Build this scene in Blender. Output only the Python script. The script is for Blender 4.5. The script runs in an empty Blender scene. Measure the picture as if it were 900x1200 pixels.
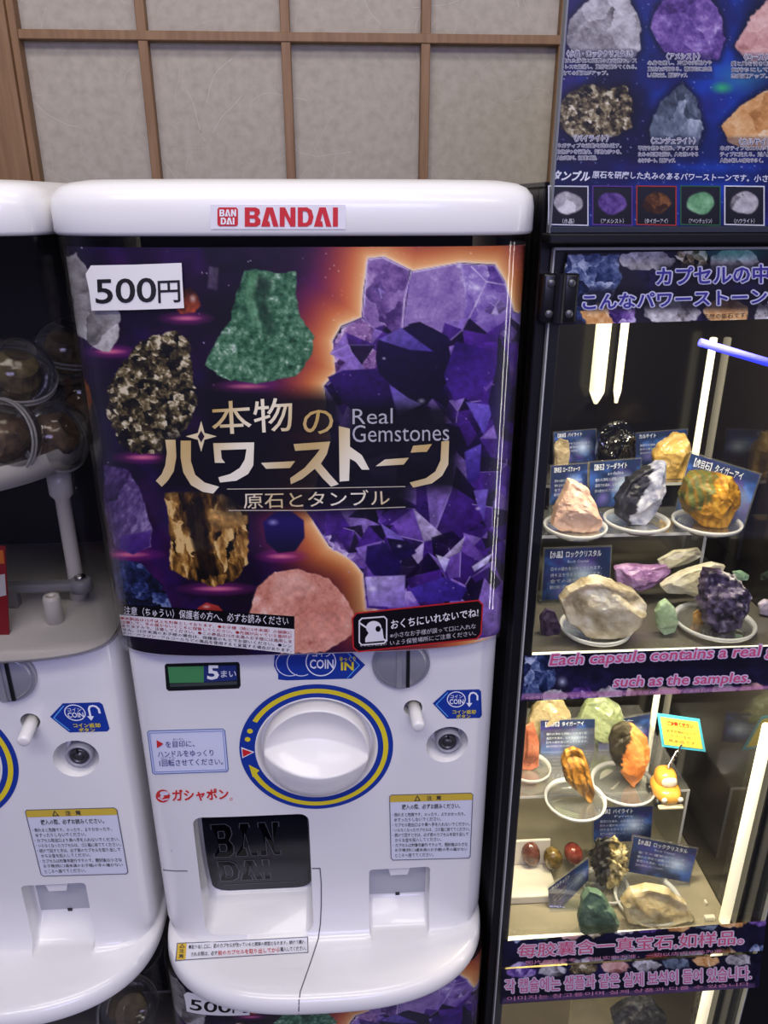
import bpy, bmesh, math, random
import numpy as np
from mathutils import Vector, Matrix
from mathutils.bvhtree import BVHTree
from mathutils.geometry import tessellate_polygon

SC = bpy.context.scene
COL = SC.collection
# ------------------------------------------------------------------ camera
CZ = 1.44
F = 900.0
PIT, YAW = math.radians(22.0), math.radians(3.3)
C0 = np.array([0, 0, CZ])
FW = np.array([math.sin(YAW)*math.cos(PIT), math.cos(YAW)*math.cos(PIT), -math.sin(PIT)])
RT = np.array([math.cos(YAW), -math.sin(YAW), 0.0])
UP = np.cross(RT, FW)
cam_d = bpy.data.cameras.new('camera')
cam_d.sensor_fit = 'HORIZONTAL'; cam_d.sensor_width = 36; cam_d.lens = 36
cam_d.clip_start = 0.01
cam = bpy.data.objects.new('camera', cam_d); COL.objects.link(cam)
cam.location = (0, 0, CZ)
cam.rotation_euler = (math.pi/2 - PIT, 0, -YAW)
SC.camera = cam
# ------------------------------------------------------------------ light
SC.view_settings.view_transform = 'Standard'
SC.view_settings.look = 'None'
SC.view_settings.gamma = 1
SC.view_settings.use_curve_mapping = False
SC.view_settings.exposure = 0.0
W = bpy.data.worlds.new('World'); SC.world = W; W.use_nodes = True
W.node_tree.nodes['Background'].inputs[0].default_value = (0.55, 0.54, 1.0, 1)
W.node_tree.nodes['Background'].inputs[1].default_value = 0.20

def area(name, loc, target, sx, sy, power, col):
    l = bpy.data.lights.new(name, 'AREA'); l.shape = 'RECTANGLE'; l.size = sx; l.size_y = sy
    l.energy = power; l.color = col
    o = bpy.data.objects.new(name, l); COL.objects.link(o); o.location = loc
    d = Vector(target) - Vector(loc)
    o.rotation_euler = d.to_track_quat('-Z', 'Y').to_euler()
    return o
area('ceiling_lamp_light', (-0.35, -0.75, 2.65), (-0.30, 0.3, 0.6), 1.3, 0.3, 15, (1.0, 0.95, 0.90))
area('ceiling_lamp_light', (0.9, -1.2, 2.65), (0.6, 0.2, 0.6), 1.3, 0.3, 9, (1.0, 0.95, 0.91))
area('ceiling_lamp_light', (-0.1, 0.1, 2.65), (-0.1, 0.5, 0), 1.3, 0.3, 10, (1.0, 0.95, 0.88))
area('violet_fill_light', (0.1, -1.6, 1.95), (0.0, 0.55, 0.95), 0.9, 0.4, 15, (0.52, 0.50, 1.0))  # added unseen lamp that tints the machine fronts lavender
area('side_streak_light', (1.05, 0.27, 1.1), (0.1, 0.55, 1.0), 0.03, 1.1, 1.6, (1.0, 0.95, 0.85))  # added unseen thin lamp for the bright line on the canopy corner

# ------------------------------------------------------------------ helpers
def ray(px, py):
    px = np.asarray(px, float); py = np.asarray(py, float)
    return FW*F + RT*(px-450)[..., None] + UP*(600-py)[..., None]
def P(px, py, Y):
    d = ray(px, py); return C0 + d*(Y/d[..., 1])[..., None]
def PZ(px, py, Z):
    d = ray(px, py); return C0 + d*((Z-CZ)/d[..., 2])[..., None]
def PX(px, py, X):
    d = ray(px, py); return C0 + d*(X/d[..., 0])[..., None]
def Q(v):
    v = np.asarray(v) - C0; z = v @ FW
    return 450 + F*(v @ RT)/z, 600 - F*(v @ UP)/z
def s2l(c):
    c = np.asarray(c, float)/255.0
    return np.where(c <= 0.04045, c/12.92, ((np.maximum(c, 0)+0.055)/1.055)**2.4)

# ------------------------------------------------------------------ materials
MATS = {}
def mat(name, base=(0.8, 0.8, 0.8), rough=0.4, metal=0.0, coat=0.0, attr=False, noise=None, bump=None,
        spec=0.5, emit=None, estr=0.0, trans=0.0, sss=0.0):
    if name in MATS: return MATS[name]
    m = bpy.data.materials.new(name); m.use_nodes = True
    nt = m.node_tree; b = nt.nodes['Principled BSDF']
    b.inputs['Base Color'].default_value = (*base, 1)
    b.inputs['Roughness'].default_value = rough
    b.inputs['Metallic'].default_value = metal
    b.inputs['Coat Weight'].default_value = coat
    b.inputs['Coat Roughness'].default_value = 0.06
    b.inputs['Specular IOR Level'].default_value = spec
    b.inputs['Transmission Weight'].default_value = trans
    if sss:
        b.inputs['Subsurface Weight'].default_value = sss
        b.inputs['Subsurface Radius'].default_value = (0.02, 0.015, 0.01)
        b.inputs['Subsurface Scale'].default_value = 0.5
    if emit:
        b.inputs['Emission Color'].default_value = (*emit, 1); b.inputs['Emission Strength'].default_value = estr
    if attr:
        a = nt.nodes.new('ShaderNodeAttribute'); a.attribute_name = 'Col'
        nt.links.new(a.outputs['Color'], b.inputs['Base Color'])
    if noise:
        sc, c1, c2, det = noise
        tc = nt.nodes.new('ShaderNodeTexCoord'); n = nt.nodes.new('ShaderNodeTexNoise')
        n.inputs['Scale'].default_value = sc; n.inputs['Detail'].default_value = det
        r = nt.nodes.new('ShaderNodeValToRGB')
        r.color_ramp.elements[0].color = (*c1, 1); r.color_ramp.elements[1].color = (*c2, 1)
        r.color_ramp.elements[0].position = 0.32; r.color_ramp.elements[1].position = 0.68
        nt.links.new(tc.outputs['Object'], n.inputs['Vector']); nt.links.new(n.outputs['Fac'], r.inputs['Fac'])
        nt.links.new(r.outputs['Color'], b.inputs['Base Color'])
    if bump:
        sc, st, dist = bump
        tc = nt.nodes.new('ShaderNodeTexCoord'); n = nt.nodes.new('ShaderNodeTexNoise')
        n.inputs['Scale'].default_value = sc; n.inputs['Detail'].default_value = 5
        bp = nt.nodes.new('ShaderNodeBump'); bp.inputs['Strength'].default_value = st; bp.inputs['Distance'].default_value = dist
        nt.links.new(tc.outputs['Object'], bp.inputs['Vector'] if 'Vector' in bp.inputs else n.inputs['Vector']) if False else nt.links.new(tc.outputs['Object'], n.inputs['Vector'])
        nt.links.new(n.outputs['Fac'], bp.inputs['Height']); nt.links.new(bp.outputs['Normal'], b.inputs['Normal'])
    MATS[name] = m
    return m
def clear_mat(name, tint=(1, 1, 1), refl=0.10, haze=0.0, rough=0.03, hazecol=(0.9, 0.9, 0.9)):
    """clear plastic / glass sheet: transparent with a Fresnel gloss and an optional faint cloudiness"""
    if name in MATS: return MATS[name]
    m = bpy.data.materials.new(name); m.use_nodes = True; nt = m.node_tree
    nt.nodes.remove(nt.nodes['Principled BSDF']); out = nt.nodes['Material Output']
    t = nt.nodes.new('ShaderNodeBsdfTransparent'); t.inputs[0].default_value = (*tint, 1)
    g = nt.nodes.new('ShaderNodeBsdfGlossy'); g.inputs['Roughness'].default_value = rough
    fr = nt.nodes.new('ShaderNodeLayerWeight'); fr.inputs[0].default_value = 0.5
    rmp = nt.nodes.new('ShaderNodeMapRange')
    rmp.inputs['From Min'].default_value = 0.15; rmp.inputs['From Max'].default_value = 1.0
    rmp.inputs['To Min'].default_value = refl*0.4; rmp.inputs['To Max'].default_value = min(1, refl*7)
    mx = nt.nodes.new('ShaderNodeMixShader')
    nt.links.new(fr.outputs['Facing'], rmp.inputs['Value']); nt.links.new(rmp.outputs[0], mx.inputs[0])
    nt.links.new(t.outputs[0], mx.inputs[1]); nt.links.new(g.outputs[0], mx.inputs[2])
    last = mx
    if haze:
        d = nt.nodes.new('ShaderNodeBsdfDiffuse'); d.inputs[0].default_value = (*hazecol, 1)
        m2 = nt.nodes.new('ShaderNodeMixShader'); m2.inputs[0].default_value = haze
        nt.links.new(mx.outputs[0], m2.inputs[1]); nt.links.new(d.outputs[0], m2.inputs[2]); last = m2
    nt.links.new(last.outputs[0], out.inputs[0])
    MATS[name] = m; return m

WHITE = mat('white_plastic', (0.80, 0.79, 0.78), 0.28, coat=0.35)
KNOBW = mat('knob_plastic', (0.82, 0.80, 0.77), 0.32, coat=0.2)
LIDW = mat('lid_plastic', (0.86, 0.85, 0.82), 0.3, coat=0.3)
PRINT = mat('printed_sheet', rough=0.38, attr=True, coat=0.15, spec=0.3)
STICK = mat('printed_sticker', rough=0.5, attr=True)
BLACK = mat('black_plastic', (0.008, 0.008, 0.010), 0.35)
BLACKM = mat('black_metal', (0.006, 0.006, 0.008), 0.32, spec=0.4)
GREY = mat('grey_plastic', (0.30, 0.30, 0.34), 0.35)
SLOTG = mat('slot_metal', (0.38, 0.38, 0.42), 0.3, metal=0.4)
DARKG = mat('dark_gap', (0.05, 0.05, 0.06), 0.8)
SMOKE = mat('smoked_plastic', (0.004, 0.005, 0.009), 0.2, spec=0.2)
CHROME = mat('steel', (0.6, 0.6, 0.62), 0.25, metal=1.0)
CANOPYL = clear_mat('clear_canopy_shaded', (0.80, 0.79, 0.78), refl=0.035)  # tint stands in for the shade under the lid
CANOPY = clear_mat('clear_canopy', refl=0.035)
GLASS = clear_mat('door_glass', (0.97, 0.98, 0.97), refl=0.07)
ACRYL = clear_mat('clear_acrylic', (0.96, 0.97, 0.96), refl=0.14, haze=0.05)
EDGE = clear_mat('acrylic_edge', (0.95, 0.96, 0.95), refl=0.15, haze=0.45)
CAPS = clear_mat('capsule_plastic', (0.93, 0.93, 0.93), refl=0.16, haze=0.02, rough=0.08)
ROCK = mat('stone', rough=0.45, attr=True, bump=(220, 0.5, 0.002))
CRYST = mat('crystal_stone', rough=0.16, attr=True, bump=(95, 0.9, 0.004), coat=0.5, sss=0.35)
WARMLED = mat('warm_led', (0.9, 0.85, 0.7), 0.5, emit=(1.0, 0.86, 0.58), estr=1.25)
BLUEREFL = mat('blue_reflection', (0.1, 0.1, 0.9), 0.4, emit=(0.03, 0.05, 1.0), estr=1.1)  # glow that stands in for a blue reflection
DARKACR = mat('dark_gloss_panel', (0.015, 0.013, 0.012), 0.06, spec=0.7)

# ------------------------------------------------------------------ object helpers
ORG = {}
def org(o):
    v = np.zeros(3)
    while o is not None:
        v += np.array(o.location); o = o.parent
    return v
def tag(o, label=None, cat=None, group=None, kind=None):
    if label: o['label'] = label
    if cat: o['category'] = cat
    if group: o['group'] = group
    if kind: o['kind'] = kind
    return o
def empty(name, loc, label=None, cat=None, group=None, kind=None):
    o = bpy.data.objects.new(name, None); COL.objects.link(o); o.location = [float(a) for a in loc]
    o.empty_display_size = 0.02
    return tag(o, label, cat, group, kind)
def copy_tree(o, parent=None, skip=()):
    c = o.copy(); COL.objects.link(c); c.parent = parent
    for ch in list(o.children):
        if ch.name.split('.')[0] in skip: continue
        copy_tree(ch, c, skip)
    return c

class MB:
    def __init__(s): s.v = []; s.f = []; s.c = []; s.sm = []
    def add(s, verts, faces, col=(200, 200, 200), smooth=False):
        o = len(s.v); verts = [tuple(map(float, p)) for p in verts]
        s.v += verts
        s.f += [tuple(i+o for i in f) for f in faces]
        s.sm += [smooth]*len(faces)
        c = np.asarray(col, float)
        if c.ndim == 1: c = np.repeat(c[None], len(verts), 0)
        s.c += [tuple(r) for r in c]
        return s
    def build(s, name, m, parent=None, smooth=None, loc=None, gain=1.0):
        me = bpy.data.meshes.new(name)
        off = org(parent) if parent is not None else np.zeros(3)
        o = bpy.data.objects.new(name, me); COL.objects.link(o)
        V = np.array(s.v) - off
        if parent is None:
            b = np.array([ (V[:, 0].min()+V[:, 0].max())/2, (V[:, 1].min()+V[:, 1].max())/2, V[:, 2].min()])
            V = V - b; o.location = b
        me.from_pydata(V.tolist(), [], s.f)
        if m.node_tree.nodes.get('Attribute'):
            a = me.color_attributes.new('Col', 'FLOAT_COLOR', 'POINT')
            lin = s2l(np.array(s.c))*gain
            a.data.foreach_set('color', np.hstack([lin, np.ones((len(lin), 1))]).astype(np.float32).ravel())
        fl = s.sm if smooth is None else [smooth]*len(s.f)
        me.polygons.foreach_set('use_smooth', fl)
        me.materials.append(m); me.update()
        o.parent = parent
        return o
    # ---- solids
    def box(s, a, b, col=(200, 200, 200)):
        x0, y0, z0 = np.minimum(a, b); x1, y1, z1 = np.maximum(a, b)
        v = [(x0,y0,z0),(x1,y0,z0),(x1,y1,z0),(x0,y1,z0),(x0,y0,z1),(x1,y0,z1),(x1,y1,z1),(x0,y1,z1)]
        return s.add(v, [(3,2,1,0),(4,5,6,7),(0,1,5,4),(1,2,6,5),(2,3,7,6),(3,0,4,7)], col)
    def bbox(s, a, b, r=0.002, seg=2, col=(200, 200, 200)):
        bm = bmesh.new(); bmesh.ops.create_cube(bm, size=1)
        a, b = np.minimum(a, b), np.maximum(a, b)
        for v in bm.verts: v.co = Vector([(a[i]+b[i])/2 + v.co[i]*(b[i]-a[i]) for i in range(3)])
        bmesh.ops.bevel(bm, geom=bm.edges[:], offset=r, segments=seg, affect='EDGES', profile=0.5)
        return s.bm(bm, col)
    def bm(s, bm, col=(200, 200, 200), smooth=False):
        bm.verts.index_update()
        s.add([v.co[:] for v in bm.verts], [[v.index for v in f.verts] for f in bm.faces], col, smooth); bm.free(); return s
    def lathe(s, origin, axis, prof, n=48, col=(200, 200, 200), smooth=True, cap=True):
        """prof: list of (r, h) along axis"""
        ax = np.array(axis, float); ax /= np.linalg.norm(ax)
        t = np.array([1., 0, 0]) if abs(ax[0]) < 0.9 else np.array([0, 0, 1.])
        u = np.cross(ax, t); u /= np.linalg.norm(u); w = np.cross(ax, u)
        an = np.linspace(0, 2*math.pi, n, endpoint=False)
        v = []; f = []
        for (r, h) in prof:
            for a in an: v.append(np.array(origin) + ax*h + (u*math.cos(a) + w*math.sin(a))*max(r, 1e-5))
        for k in range(len(prof)-1):
            for i in range(n):
                j = (i+1) % n; f.append((k*n+i, k*n+j, (k+1)*n+j, (k+1)*n+i))
        if cap:
            f.append(tuple(range(n-1, -1, -1))); f.append(tuple((len(prof)-1)*n + i for i in range(n)))
        return s.add(v, f, col, smooth)
    def tube(s, pts, r, n=10, col=(200, 200, 200)):
        pts = [np.array(p, float) for p in pts]; v = []; f = []
        rs = r if hasattr(r, '__len__') else [r]*len(pts)
        for i, p in enumerate(pts):
            d = pts[min(i+1, len(pts)-1)] - pts[max(i-1, 0)]; d /= np.linalg.norm(d)
            t = np.array([0, 0, 1.]) if abs(d[2]) < 0.9 else np.array([1., 0, 0])
            u = np.cross(d, t); u /= np.linalg.norm(u); w = np.cross(d, u)
            for k in range(n):
                a = 2*math.pi*k/n; v.append(p + (u*math.cos(a)+w*math.sin(a))*rs[i])
        for i in range(len(pts)-1):
            for k in range(n):
                j = (k+1) % n; f.append((i*n+k, i*n+j, (i+1)*n+j, (i+1)*n+k))
        f.append(tuple(range(n-1, -1, -1))); f.append(tuple((len(pts)-1)*n+k for k in range(n)))
        return s.add(v, f, col, True)
    def prism(s, loop2d, to3, d0, d1, col=(200, 200, 200)):
        """loop2d outline mapped by to3(list, depth) at two depths"""
        n = len(loop2d); A = to3(loop2d, d0); B = to3(loop2d, d1)
        f = [tuple(range(n)), tuple(range(2*n-1, n-1, -1))] + [((i+1) % n, i, n+i, n+(i+1) % n) for i in range(n)]
        return s.add(list(A)+list(B), f, col)
    # ---- flat artwork on a surface S(list of (px,py), offset) -> points
    def poly(s, S, pts, col, off=0.0003, holes=None):
        loops = [[Vector((a, b, 0)) for a, b in pts]] + [[Vector((a, b, 0)) for a, b in h] for h in (holes or [])]
        tr = [tuple(t) for t in tessellate_polygon(loops)]; al = [(p.x, p.y) for l in loops for p in l]
        mx = getattr(S, 'sub', None)
        if mx:                                       # curved ground: split long edges so the sheet follows it
            al = list(al)
            for it in range(8):
                mid = {}; out = []
                def cut(a, b):
                    if math.dist(al[a], al[b]) <= mx: return None
                    k = (min(a, b), max(a, b))
                    if k not in mid:
                        al.append(((al[a][0]+al[b][0])/2, (al[a][1]+al[b][1])/2)); mid[k] = len(al)-1
                    return mid[k]
                for (a, b, c) in tr:
                    x, y, z = cut(a, b), cut(b, c), cut(c, a); q = [a] + ([x] if x else []) + [b] + ([y] if y else []) + [c] + ([z] if z else [])
                    if len(q) == 3: out.append((a, b, c))
                    elif len(q) == 6: out += [(a, x, z), (x, b, y), (z, y, c), (x, y, z)]
                    elif len(q) == 4:
                        if x: out += [(a, x, c), (x, b, c)]
                        elif y: out += [(a, b, y), (a, y, c)]
                        else: out += [(a, b, z), (z, b, c)]
                    else:
                        if not x: out += [(a, b, y), (a, y, z), (z, y, c)]
                        elif not y: out += [(a, x, z), (x, b, z), (z, b, c)]
                        else: out += [(a, x, c), (x, b, y), (x, y, c)]
                tr = out
                if not mid: break
        return s.add(S(al, off), tr, col)
    def grid(s, S, quad, nx, ny, col, off=0.0003):
        TL, TR, BR, BL = [np.array(q, float) for q in quad]; g = []
        for j in range(ny+1):
            for i in range(nx+1):
                u, v = i/nx, j/ny
                g.append(tuple((TL*(1-u)+TR*u)*(1-v) + (BL*(1-u)+BR*u)*v))
        f = [(j*(nx+1)+i, (j+1)*(nx+1)+i, (j+1)*(nx+1)+i+1, j*(nx+1)+i+1) for j in range(ny) for i in range(nx)]
        c = np.array([col(*p) for p in g]) if callable(col) else col
        return s.add(S(g, off), f, c)
    def ell(s, S, cx, cy, rx, ry, col, off=0.0003, n=32, ring=None, a0=0, a1=360):
        an = np.radians(np.linspace(a0, a1, n+1))
        o = [(cx+rx*math.cos(a), cy+ry*math.sin(a)) for a in an]
        if ring:
            i_ = [(cx+(rx-ring)*math.cos(a), cy+(ry-ring)*math.sin(a)) for a in an]
            return s.add(S(o+i_, off), [(k, k+1, n+2+k, n+1+k) for k in range(n)], col)
        return s.add(S(o, off), [tuple(range(n+1))], col)
    def line(s, S, pts, w, col, off=0.0003, close=False):
        pts = [np.array(p, float) for p in pts]
        if close: pts = pts + [pts[0]]
        if getattr(S, 'sub', None):
            q = [pts[0]]
            for a, b in zip(pts[:-1], pts[1:]):
                k = max(1, int(np.linalg.norm(b-a)/S.sub)+1)
                q += [a+(b-a)*t/k for t in range(1, k+1)]
            pts = q
        L, R = [], []
        for i, p in enumerate(pts):
            a = pts[i-1] if i > 0 else (pts[-2] if close else p)
            b = pts[i+1] if i < len(pts)-1 else (pts[1] if close else p)
            d1 = p-a; d2 = b-p
            n1 = np.linalg.norm(d1); n2 = np.linalg.norm(d2)
            d = (d1/n1 if n1 > 0 else 0) + (d2/n2 if n2 > 0 else 0); d = d/np.linalg.norm(d)
            m = np.array([-d[1], d[0]])
            k = 1.0
            if n1 > 0 and n2 > 0: k = 1/max(0.4, abs(np.dot(d, d2/n2)))
            L.append(tuple(p+m*w/2*k)); R.append(tuple(p-m*w/2*k))
        n = len(pts)
        return s.add(S(L+R, off), [(i, i+1, n+i+1, n+i) for i in range(n-1)], col)
    def text(s, S, txt, quad, col, off=0.0006, bold=0.0, res=2, shear=0.0, keep=False):
        """quad: (x0,y0,x1,y1) or four corners TL,TR,BR,BL in surface units; glyph box fills it"""
        V, T = glyphs(txt, bold, res, shear)
        if V is None: return s
        V0 = glyphs(txt, 0.0, res, shear)[0] if bold > 0.02 else V
        mn, mx = V0.min(0), V0.max(0)
        uv = (V-mn)/np.maximum(mx-mn, 1e-6)
        if len(quad) == 4 and not hasattr(quad[0], '__len__'):
            x0, y0, x1, y1 = quad; quad = ((x0, y0), (x1, y0), (x1, y1), (x0, y1))
        TL, TR, BR, BL = [np.array(q, float) for q in quad]
        u = uv[:, :1]; v = 1-uv[:, 1:2]
        p = (TL*(1-u)+TR*u)*(1-v) + (BL*(1-u)+BR*u)*v
        c = np.array([col(*q) for q in p]) if callable(col) else col
        return s.add(S([tuple(q) for q in p], off), T, c)

GC = {}
def glyphs(txt, bold=0.0, res=2, shear=0.0):
    k = (txt, bold, res, shear)
    if k in GC: return GC[k]
    cu = bpy.data.curves.new('t', 'FONT'); cu.body = txt; cu.size = 1; cu.offset = bold; cu.resolution_u = res; cu.shear = shear
    ob = bpy.data.objects.new('t', cu); me = ob.to_mesh()
    n = len(me.vertices)
    if n == 0: r = (None, None)
    else:
        co = np.zeros(n*3); me.vertices.foreach_get('co', co)
        r = (co.reshape(-1, 3)[:, :2].copy(), [tuple(p.vertices) for p in me.polygons])
    ob.to_mesh_clear(); bpy.data.objects.remove(ob); bpy.data.curves.remove(cu)
    GC[k] = r; return r

def S_Y(Y):
    """vertical plane facing the room at distance Y, in picture units"""
    def f(pts, off=0.0):
        a = np.array(pts, float); return P(a[:, 0], a[:, 1], Y-off)
    return f
def S_Z(Z):
    def f(pts, off=0.0):
        a = np.array(pts, float); return PZ(a[:, 0], a[:, 1], Z+off)
    return f
def S_XZ(cx, cz, Y):
    """local millimetres on a vertical plane"""
    def f(pts, off=0.0):
        return [(cx+a/1000, Y-off, cz+b/1000) for a, b in pts]
    return f
def S_quad(c):
    """unit card space: (0..1, 0..1) from the top left, on a 3D quad TL,TR,BR,BL"""
    c = [np.array(q, float) for q in c]
    n = np.cross(c[1]-c[0], c[3]-c[0]); n /= np.linalg.norm(n)
    if n @ (C0-c[0]) < 0: n = -n
    def f(pts, off=0.0):
        return [(c[0]*(1-u)+c[1]*u)*(1-v) + (c[3]*(1-u)+c[2]*u)*v + n*off for u, v in pts]
    return f
def S_mesh(objs):
    """whatever part of these meshes lies under the picture point"""
    V = []; T = []
    for o in objs:
        w = org(o); b = len(V)
        V += [Vector(np.array(v.co)+w) for v in o.data.vertices]
        T += [tuple(i+b for i in p.vertices) for p in o.data.polygons]
    bv = BVHTree.FromPolygons(V, T)
    def f(pts, off=0.0):
        r = []
        for a, b in pts:
            d = Vector(ray(a, b)).normalized()
            h, n, i, ds = bv.ray_cast(Vector(C0), d)
            if h is None:
                h, n, i, ds = bv.find_nearest(Vector(P(a, b, 0.556)))
            if n.dot(d) > 0: n = -n
            r.append(h + n*off)
        return r
    f.sub = 6
    return f

# ------------------------------------------------------------------ artwork painter (procedural, per point)
def vnoise(x, y, seed):
    rs = np.random.RandomState(seed); t = rs.rand(256, 256)
    xi = np.floor(x).astype(int); yi = np.floor(y).astype(int); fx = x-xi; fy = y-yi
    fx = fx*fx*(3-2*fx); fy = fy*fy*(3-2*fy)
    g = lambda a, b: t[a % 256, b % 256]
    return (g(xi, yi)*(1-fx)+g(xi+1, yi)*fx)*(1-fy) + (g(xi, yi+1)*(1-fx)+g(xi+1, yi+1)*fx)*fy
def fbm(x, y, seed, oc=4):
    r = 0; a = 0.5; tot = 0
    for o in range(oc):
        r = r + a*vnoise(x*2**o+o*17.3, y*2**o+o*9.1, seed+o); tot += a; a *= 0.55
    return r/tot
def sdf(px, py, pts):
    pts = np.array(pts, float); n = len(pts)
    d = np.full(px.shape, 1e9); ins = np.zeros(px.shape, bool)
    for i in range(n):
        a, b = pts[i], pts[(i+1) % n]; e = b-a
        wx, wy = px-a[0], py-a[1]
        t = np.clip((wx*e[0]+wy*e[1])/max(e@e, 1e-9), 0, 1)
        d = np.minimum(d, (wx-e[0]*t)**2 + (wy-e[1]*t)**2)
        c = (a[1] > py) != (b[1] > py)
        with np.errstate(divide='ignore', invalid='ignore'):
            xx = a[0] + (py-a[1])*e[0]/(e[1] if e[1] != 0 else 1e-9)
        ins ^= c & (px < xx)
    d = np.sqrt(d); return np.where(ins, d, -d)
class Canvas:
    def __init__(s, px, py, base):
        s.x = np.asarray(px, float).ravel(); s.y = np.asarray(py, float).ravel()
        s.c = np.tile(np.array(base, float), (len(s.x), 1))
    def blend(s, idx, col, a):
        a = a[:, None]; s.c[idx] = s.c[idx]*(1-a) + col*a
    def near(s, pts, m):
        p = np.array(pts, float); lo = p.min(0)-m; hi = p.max(0)+m
        return np.where((s.x > lo[0]) & (s.x < hi[0]) & (s.y > lo[1]) & (s.y < hi[1]))[0]
    def clouds(s, scale, col, seed, lo=0.5, hi=0.8, k=1.0):
        n = fbm(s.x/scale, s.y/scale, seed); a = np.clip((n-lo)/(hi-lo), 0, 1)*k
        s.blend(slice(None), np.array(col, float), a)
    def stars(s, n, seed, box, r=(0.5, 1.1), col=(225, 215, 245)):
        rs = np.random.RandomState(seed)
        for k in range(n):
            x = rs.uniform(box[0], box[2]); y = rs.uniform(box[1], box[3]); rr = rs.uniform(*r)
            i = s.near([(x, y)], 3)
            if len(i): s.blend(i, np.array(col, float), np.clip(1.3-np.hypot(s.x[i]-x, s.y[i]-y)/rr, 0, 1)*rs.uniform(0.35, 1))
    def glow(s, x, y, rx, ry, col, k=1.0, p=1.0):
        i = s.near([(x-rx, y-ry), (x+rx, y+ry)], 1)
        if len(i):
            d = np.hypot((s.x[i]-x)/rx, (s.y[i]-y)/ry); s.blend(i, np.array(col, float), np.clip(1-d, 0, 1)**p*k)
    def halo(s, pts, w, cols, k=1.0, inner=0):
        i = s.near(pts, w+4)
        if not len(i): return
        d = -sdf(s.x[i], s.y[i], pts); t = np.clip(d/w, 0, 1)
        q = np.linspace(0, 1, len(cols)); cols = np.array(cols, float)
        c = np.stack([np.interp(t, q, cols[:, j]) for j in range(3)], 1)
        s.blend(i, c, np.where(d > -inner, (1-t)**0.8, 0)*k)
    def shade(s, pts, w, k=0.8, col=(4, 2, 8)):
        i = s.near(pts, w+2)
        if len(i):
            d = -sdf(s.x[i], s.y[i], pts); s.blend(i, np.array(col, float), np.clip(1-d/w, 0, 1)**1.3*k)
    def stone(s, pts, ramp, cell=18, seed=1, con=0.3, nz=0.3, ns=7, st=(1, 1), jag=2.0, rim=0.0, soft=1.2, bias=0.0, alpha=1.0, rot=0):
        i = s.near(pts, 5)
        if not len(i): return
        x, y = s.x[i], s.y[i]
        jx = (vnoise(x/5, y/5, seed+50)-0.5)*2*jag; jy = (vnoise(x/5, y/5, seed+51)-0.5)*2*jag
        d = sdf(x+jx, y+jy, pts); m = np.clip(d/soft+0.5, 0, 1)
        k = m > 0; i = i[k]; x = x[k]; y = y[k]; d = d[k]; m = m[k]
        if not len(i): return
        rs = np.random.RandomState(seed)
        p = np.array(pts, float); lo = p.min(0); hi = p.max(0)
        n = max(4, int((hi-lo)[0]*(hi-lo)[1]/cell**2))
        q = rs.rand(n, 2)*(hi-lo)+lo
        ca, sa = math.cos(rot), math.sin(rot)
        wx = x + (fbm(x/(cell*.6), y/(cell*.6), seed+7, 2)-0.5)*cell*0.7; wy = y + (fbm(x/(cell*.6), y/(cell*.6), seed+8, 2)-0.5)*cell*0.7
        best = np.full(len(x), 1e9); idx = np.zeros(len(x), int); sec = np.full(len(x), 1e9)
        for t in range(n):
            dx = wx-q[t, 0]; dy = wy-q[t, 1]
            dd = ((dx*ca+dy*sa)/st[0])**2 + ((-dx*sa+dy*ca)/st[1])**2
            b = dd < best; sec = np.where(b, best, np.minimum(sec, dd)); idx = np.where(b, t, idx); best = np.where(b, dd, best)
        br = rs.normal(0, con, n); gx = rs.normal(0, con/cell, n); gy = rs.normal(0, con/cell, n)
        v = 0.5 + bias + br[idx] + gx[idx]*(x-q[idx, 0]) + gy[idx]*(y-q[idx, 1])
        xr, yr = (x*ca+y*sa)/st[0], (-x*sa+y*ca)/st[1]
        v = v + (fbm(xr/ns, yr/ns, seed+20, 4)-0.5)*2*nz + (fbm(xr/2.2, yr/2.2, seed+30, 2)-0.5)*nz*0.8
        edge = np.sqrt(sec)-np.sqrt(best); v = v + np.where(edge < 1.0, con*0.5, 0)
        if rim: v = v + np.clip(1-d/4, 0, 1)*rim
        r = np.array(ramp, float); qq = np.linspace(0, 1, len(r)); v = np.clip(v, 0, 1)
        c = np.stack([np.interp(v, qq, r[:, j]) for j in range(3)], 1)
        s.blend(i, c, m*alpha)
    def flat(s, pts, col, col2=None, soft=1.0, ax=(0, 1), nz=0.0, seed=3, alpha=1.0):
        i = s.near(pts, 3)
        if not len(i): return
        x, y = s.x[i], s.y[i]; d = sdf(x, y, pts); m = np.clip(d/soft+0.5, 0, 1)
        c = np.tile(np.array(col, float), (len(i), 1))
        if col2 is not None:
            p = np.array(pts, float) @ np.array(ax, float); t = np.clip((x*ax[0]+y*ax[1]-p.min())/(p.max()-p.min()+1e-6), 0, 1)[:, None]
            c = c*(1-t)+np.array(col2, float)*t
        if nz: c = c*(1+(fbm(x/6, y/6, seed)-0.5)[:, None]*2*nz)
        s.blend(i, c, m*alpha)

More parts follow.
